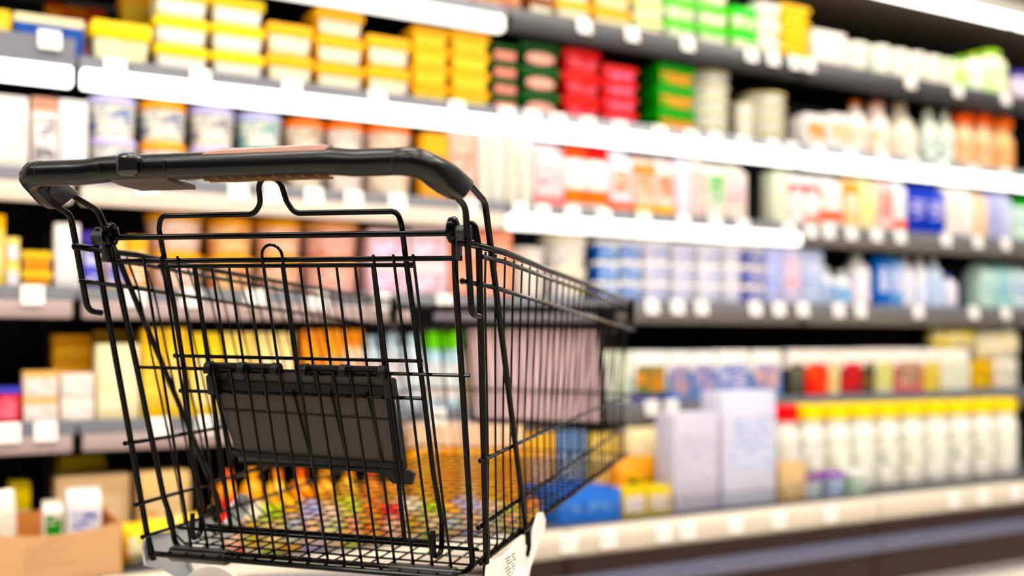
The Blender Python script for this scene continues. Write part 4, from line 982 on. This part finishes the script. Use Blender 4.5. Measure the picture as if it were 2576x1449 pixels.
# front panel
def fpn(u, q): return (u, 1.165+(-.055-q)*.32, q)
bm = bmesh.new()
for i in range(20):
    u = -.285+i*.03
    kk = 1-.09*1
    cyl(bm, LL([fpn(u, -.060), fpn(u*.92, -.452)]), .0018, seg=5)
for q in (-.120, -.275, -.352, -.428): cyl(bm, LL([fpn(-.30+(.02 if q < -.2 else 0), q), fpn(.30-(.02 if q < -.2 else 0), q)]), .0028, seg=6)
obj('front_panel', bm, WIRE, cart)
bm = bmesh.new()
y = 1.168
box(bm, -.30*CS, .30*CS, (y)*CS, (y+.02)*CS, -.078*CS+HR, -.064*CS+HR, .003*CS); box(bm, -.25*CS, .262*CS, (y)*CS, (y+.02)*CS, -.122*CS+HR, -.104*CS+HR, .003*CS)
box(bm, -.255*CS, -.20*CS, (y-.004)*CS, (y+.024)*CS, -.128*CS+HR, -.062*CS+HR, .006*CS); box(bm, .215*CS, .262*CS, (y-.004)*CS, (y+.024)*CS, -.128*CS+HR, -.062*CS+HR, .006*CS)
bump = obj('front_bumper', bm, PLAST, cart)
obj('bumper_insert', box(bmesh.new(), -.2*CS, .215*CS, (y+.006)*CS, (y+.018)*CS, -.104*CS+HR, -.078*CS+HR, .003*CS), mat('#77717c', .3), bump)
# advertising board on the front
def ab(bm, u0, u1, q0, q1, o0, o1, bev=0):
    vv = []
    for o_ in (o0, o1):
        for u, q in ((u0, q0), (u1, q0), (u1, q1), (u0, q1)):
            p = fpn(u, q); vv.append(bm.verts.new(L(p[0], p[1]+o_, p[2])))
    for fidx in ((3, 2, 1, 0), (4, 5, 6, 7), (0, 1, 5, 4), (1, 2, 6, 5), (2, 3, 7, 6), (3, 0, 4, 7)): bm.faces.new([vv[i] for i in fidx])
    bmesh.ops.recalc_face_normals(bm, faces=bm.faces[:]); return bm
U0, U1, Q0, Q1 = -.115, .214, -.352, -.098
bm = bmesh.new()
ab(bm, U0-.009, U0, Q0, Q1, .006, .020); ab(bm, U1, U1+.012, Q0, Q1, .006, .020); ab(bm, U0-.009, U1+.012, Q0-.012, Q0, .006, .020); ab(bm, U0-.009, U1+.012, Q1, Q1+.008, .006, .020)
board = obj('advert_frame', bm, PLAST, cart)
obj('advert_sheet', ab(bmesh.new(), U0, U1, Q0, Q1, .009, .014), mat('#ecc9d0', .5), board)
# chassis ----------------------------------------------------------------------
PL = [(.112, -.486), (.116, -.470), (.130, -.463), (.150, -.468), (.20, -.470), (.302, -.459), (.318, -.476), (.345, -.485), (.366, -.474), (.372, -.456), (.400, -.437), (.427, -.440), (.444, -.455), (.440, -.474), (.395, -.495), (.350, -.520), (.330, -.550), (.270, -.575), (.225, -.560), (.165, -.527), (.118, -.512)]
for sg in (-1, 1):
    bm = bmesh.new(); prism(bm, [(p[0]*CS, p[1]*CS+HR) for p in PL], 'x', (sg*.2865-.002)*CS, (sg*.2865+.002)*CS)
    bmesh.ops.bevel(bm, geom=bm.edges[:], offset=.0006, segments=1, affect='EDGES')
    br_ = obj('side_bracket', bm, WHITEP if sg > 0 else ZINC, cart)
    if sg > 0:
        lb = bmesh.new(); prism(lb, [(p[0]*CS, p[1]*CS+HR) for p in ((.192, -.474), (.272, -.467), (.262, -.512), (.200, -.512))], 'x', .2886*CS, .2892*CS)
        ra = obj('rating_label', lb, mat('#e9e3d6', .5), br_)
        tx = bmesh.new()
        for j in range(7):
            q = -.4765-j*.0048; a0 = .200+(j % 3)*.004
            for a1, ln in ((a0, .028), (a0+.034, .018)): box(tx, .2892*CS, .2895*CS, a1*CS, (a1+ln-(j % 2)*.006)*CS, (q-.0012)*CS+HR, (q+.0008)*CS+HR)
        obj('label_print', tx, mat('#4a4540', .6), br_)
    bm = lathe(bmesh.new(), [(.026*CS, -.012), (.026*CS, .004), (.020*CS, .012), (.009*CS, .016)], 24)
    bmesh.ops.transform(bm, verts=bm.verts[:], matrix=Matrix.Translation(L(sg*.290, .262, -.525)) @ Matrix.Rotation(R(sg*90), 4, 'Y')); obj('bolt_cover', bm, mat('#dedcd8', .25), br_)
    hk = fillet(LL([(sg*.2865, .30, -.452), (sg*.2895, .325, -.446), (sg*.2895, .330, -.48), (sg*.288, .322, -.495)]), .01*CS, 4)
    obj('clamp', tube(bmesh.new(), hk, .0052*CS, 10), WIRE, br_)
bm = bmesh.new(); cyl(bm, LL([(-.285, .128, -.4945), (.285, .128, -.4945)]), .0046, seg=12); obj('axle_rod', bm, WIRE, cart)
for u0, u1 in ((-.2465, -.1465), (.1315, .2325)):
    rg = []
    for u in (u0, u0+.001, u1-.001, u1):
        k = 1 if u0 < u < u1 else .93
        rg.append(LL([(u, .136+.0165*k*math.cos(a)*1.05, -.4925+.0128*k*math.sin(a)) for a in [2*math.pi*(i+.5)/8 for i in range(8)]]))
    bm = loft(bmesh.new(), rg); bmesh.ops.recalc_face_normals(bm, faces=bm.faces[:]); obj('protective_sleeve', bm, mat('#2c2a2a', .45), cart)
bm = bmesh.new()
for sg in (-1, 1):
    cyl(bm, fillet(LL([(sg*.272, .16, -.56), (sg*.268, .42, -.60), (sg*.235, 1.18, -.745)]), .05, 4), .013, seg=14)
cyl(bm, LL([(-.268, .33, -.585), (.268, .33, -.585)]), .012, seg=12); cyl(bm, LL([(-.24, 1.12, -.735), (.24, 1.12, -.735)]), .012, seg=12)
obj('chassis', bm, ZINC, cart)
# casters
def caster(u, v, wt):
    fw = floor_w(u, v); r = .062
    fk = bmesh.new()
    lathe_ = lathe(fk, [(.028*CS, 0), (.030*CS, .006), (.022*CS, .014), (.012*CS, .018)], 20)
    bmesh.ops.translate(fk, verts=fk.verts[:], vec=L(u, v, fw+2*r+.012))
    top = fw+2*r+.012
    for s_ in (-1, 1):
        prism(fk, [((v-.026)*CS, top*CS+HR), ((v+.026)*CS, top*CS+HR), ((v-.012)*CS, (fw+r-.012)*CS+HR), ((v-.034)*CS, (fw+r-.004)*CS+HR)], 'x', (u+s_*.018-.0015)*CS, (u+s_*.018+.0015)*CS)
    box(fk, (u-.0195)*CS, (u+.0195)*CS, (v-.026)*CS, (v+.026)*CS, top*CS+HR-.003, top*CS+HR)
    tube(fk, LL([(u, v, top+.014), (u, v, wt)]), .011*CS, 12)
    c = obj('caster', fk, ZINC, cart)
    wb = lathe(bmesh.new(), [(.050*CS, -.013*CS), (.060*CS, -.012*CS), (r*CS, -.006*CS), (r*CS, .006*CS), (.060*CS, .012*CS), (.050*CS, .013*CS)], 32)
    bmesh.ops.transform(wb, verts=wb.verts[:], matrix=Matrix.Translation(L(u, v-.022, fw+r)) @ Matrix.Rotation(R(90), 4, 'Y')); obj('wheel', wb, mat('#3a3a3c', .6), c)
    hb_ = lathe(bmesh.new(), [(.046*CS, -.0135*CS), (.046*CS, .0135*CS)], 28)
    bmesh.ops.transform(hb_, verts=hb_.verts[:], matrix=Matrix.Translation(L(u, v-.022, fw+r)) @ Matrix.Rotation(R(90), 4, 'Y')); obj('wheel_hub', hb_, mat('#c9c7c4', .4), c)
for sg in (-1, 1): caster(sg*.255, .26, -.575); caster(sg*.225, 1.16, -.735)
# pale round chassis plates at the back corners
for sg in (-1, 1):
    bm = lathe(bmesh.new(), [(.064*CS, -.004), (.066*CS, 0), (.064*CS, .004), (.040*CS, .006), (.036*CS, .012), (.030*CS, .013)], 36)
    bmesh.ops.transform(bm, verts=bm.verts[:], matrix=Matrix.Translation(L(sg*.205, .19, -.585)) @ Matrix.Rotation(R(90), 4, 'X')); obj('chassis_plate', bm, mat('#d9d2ca', .3), cart)
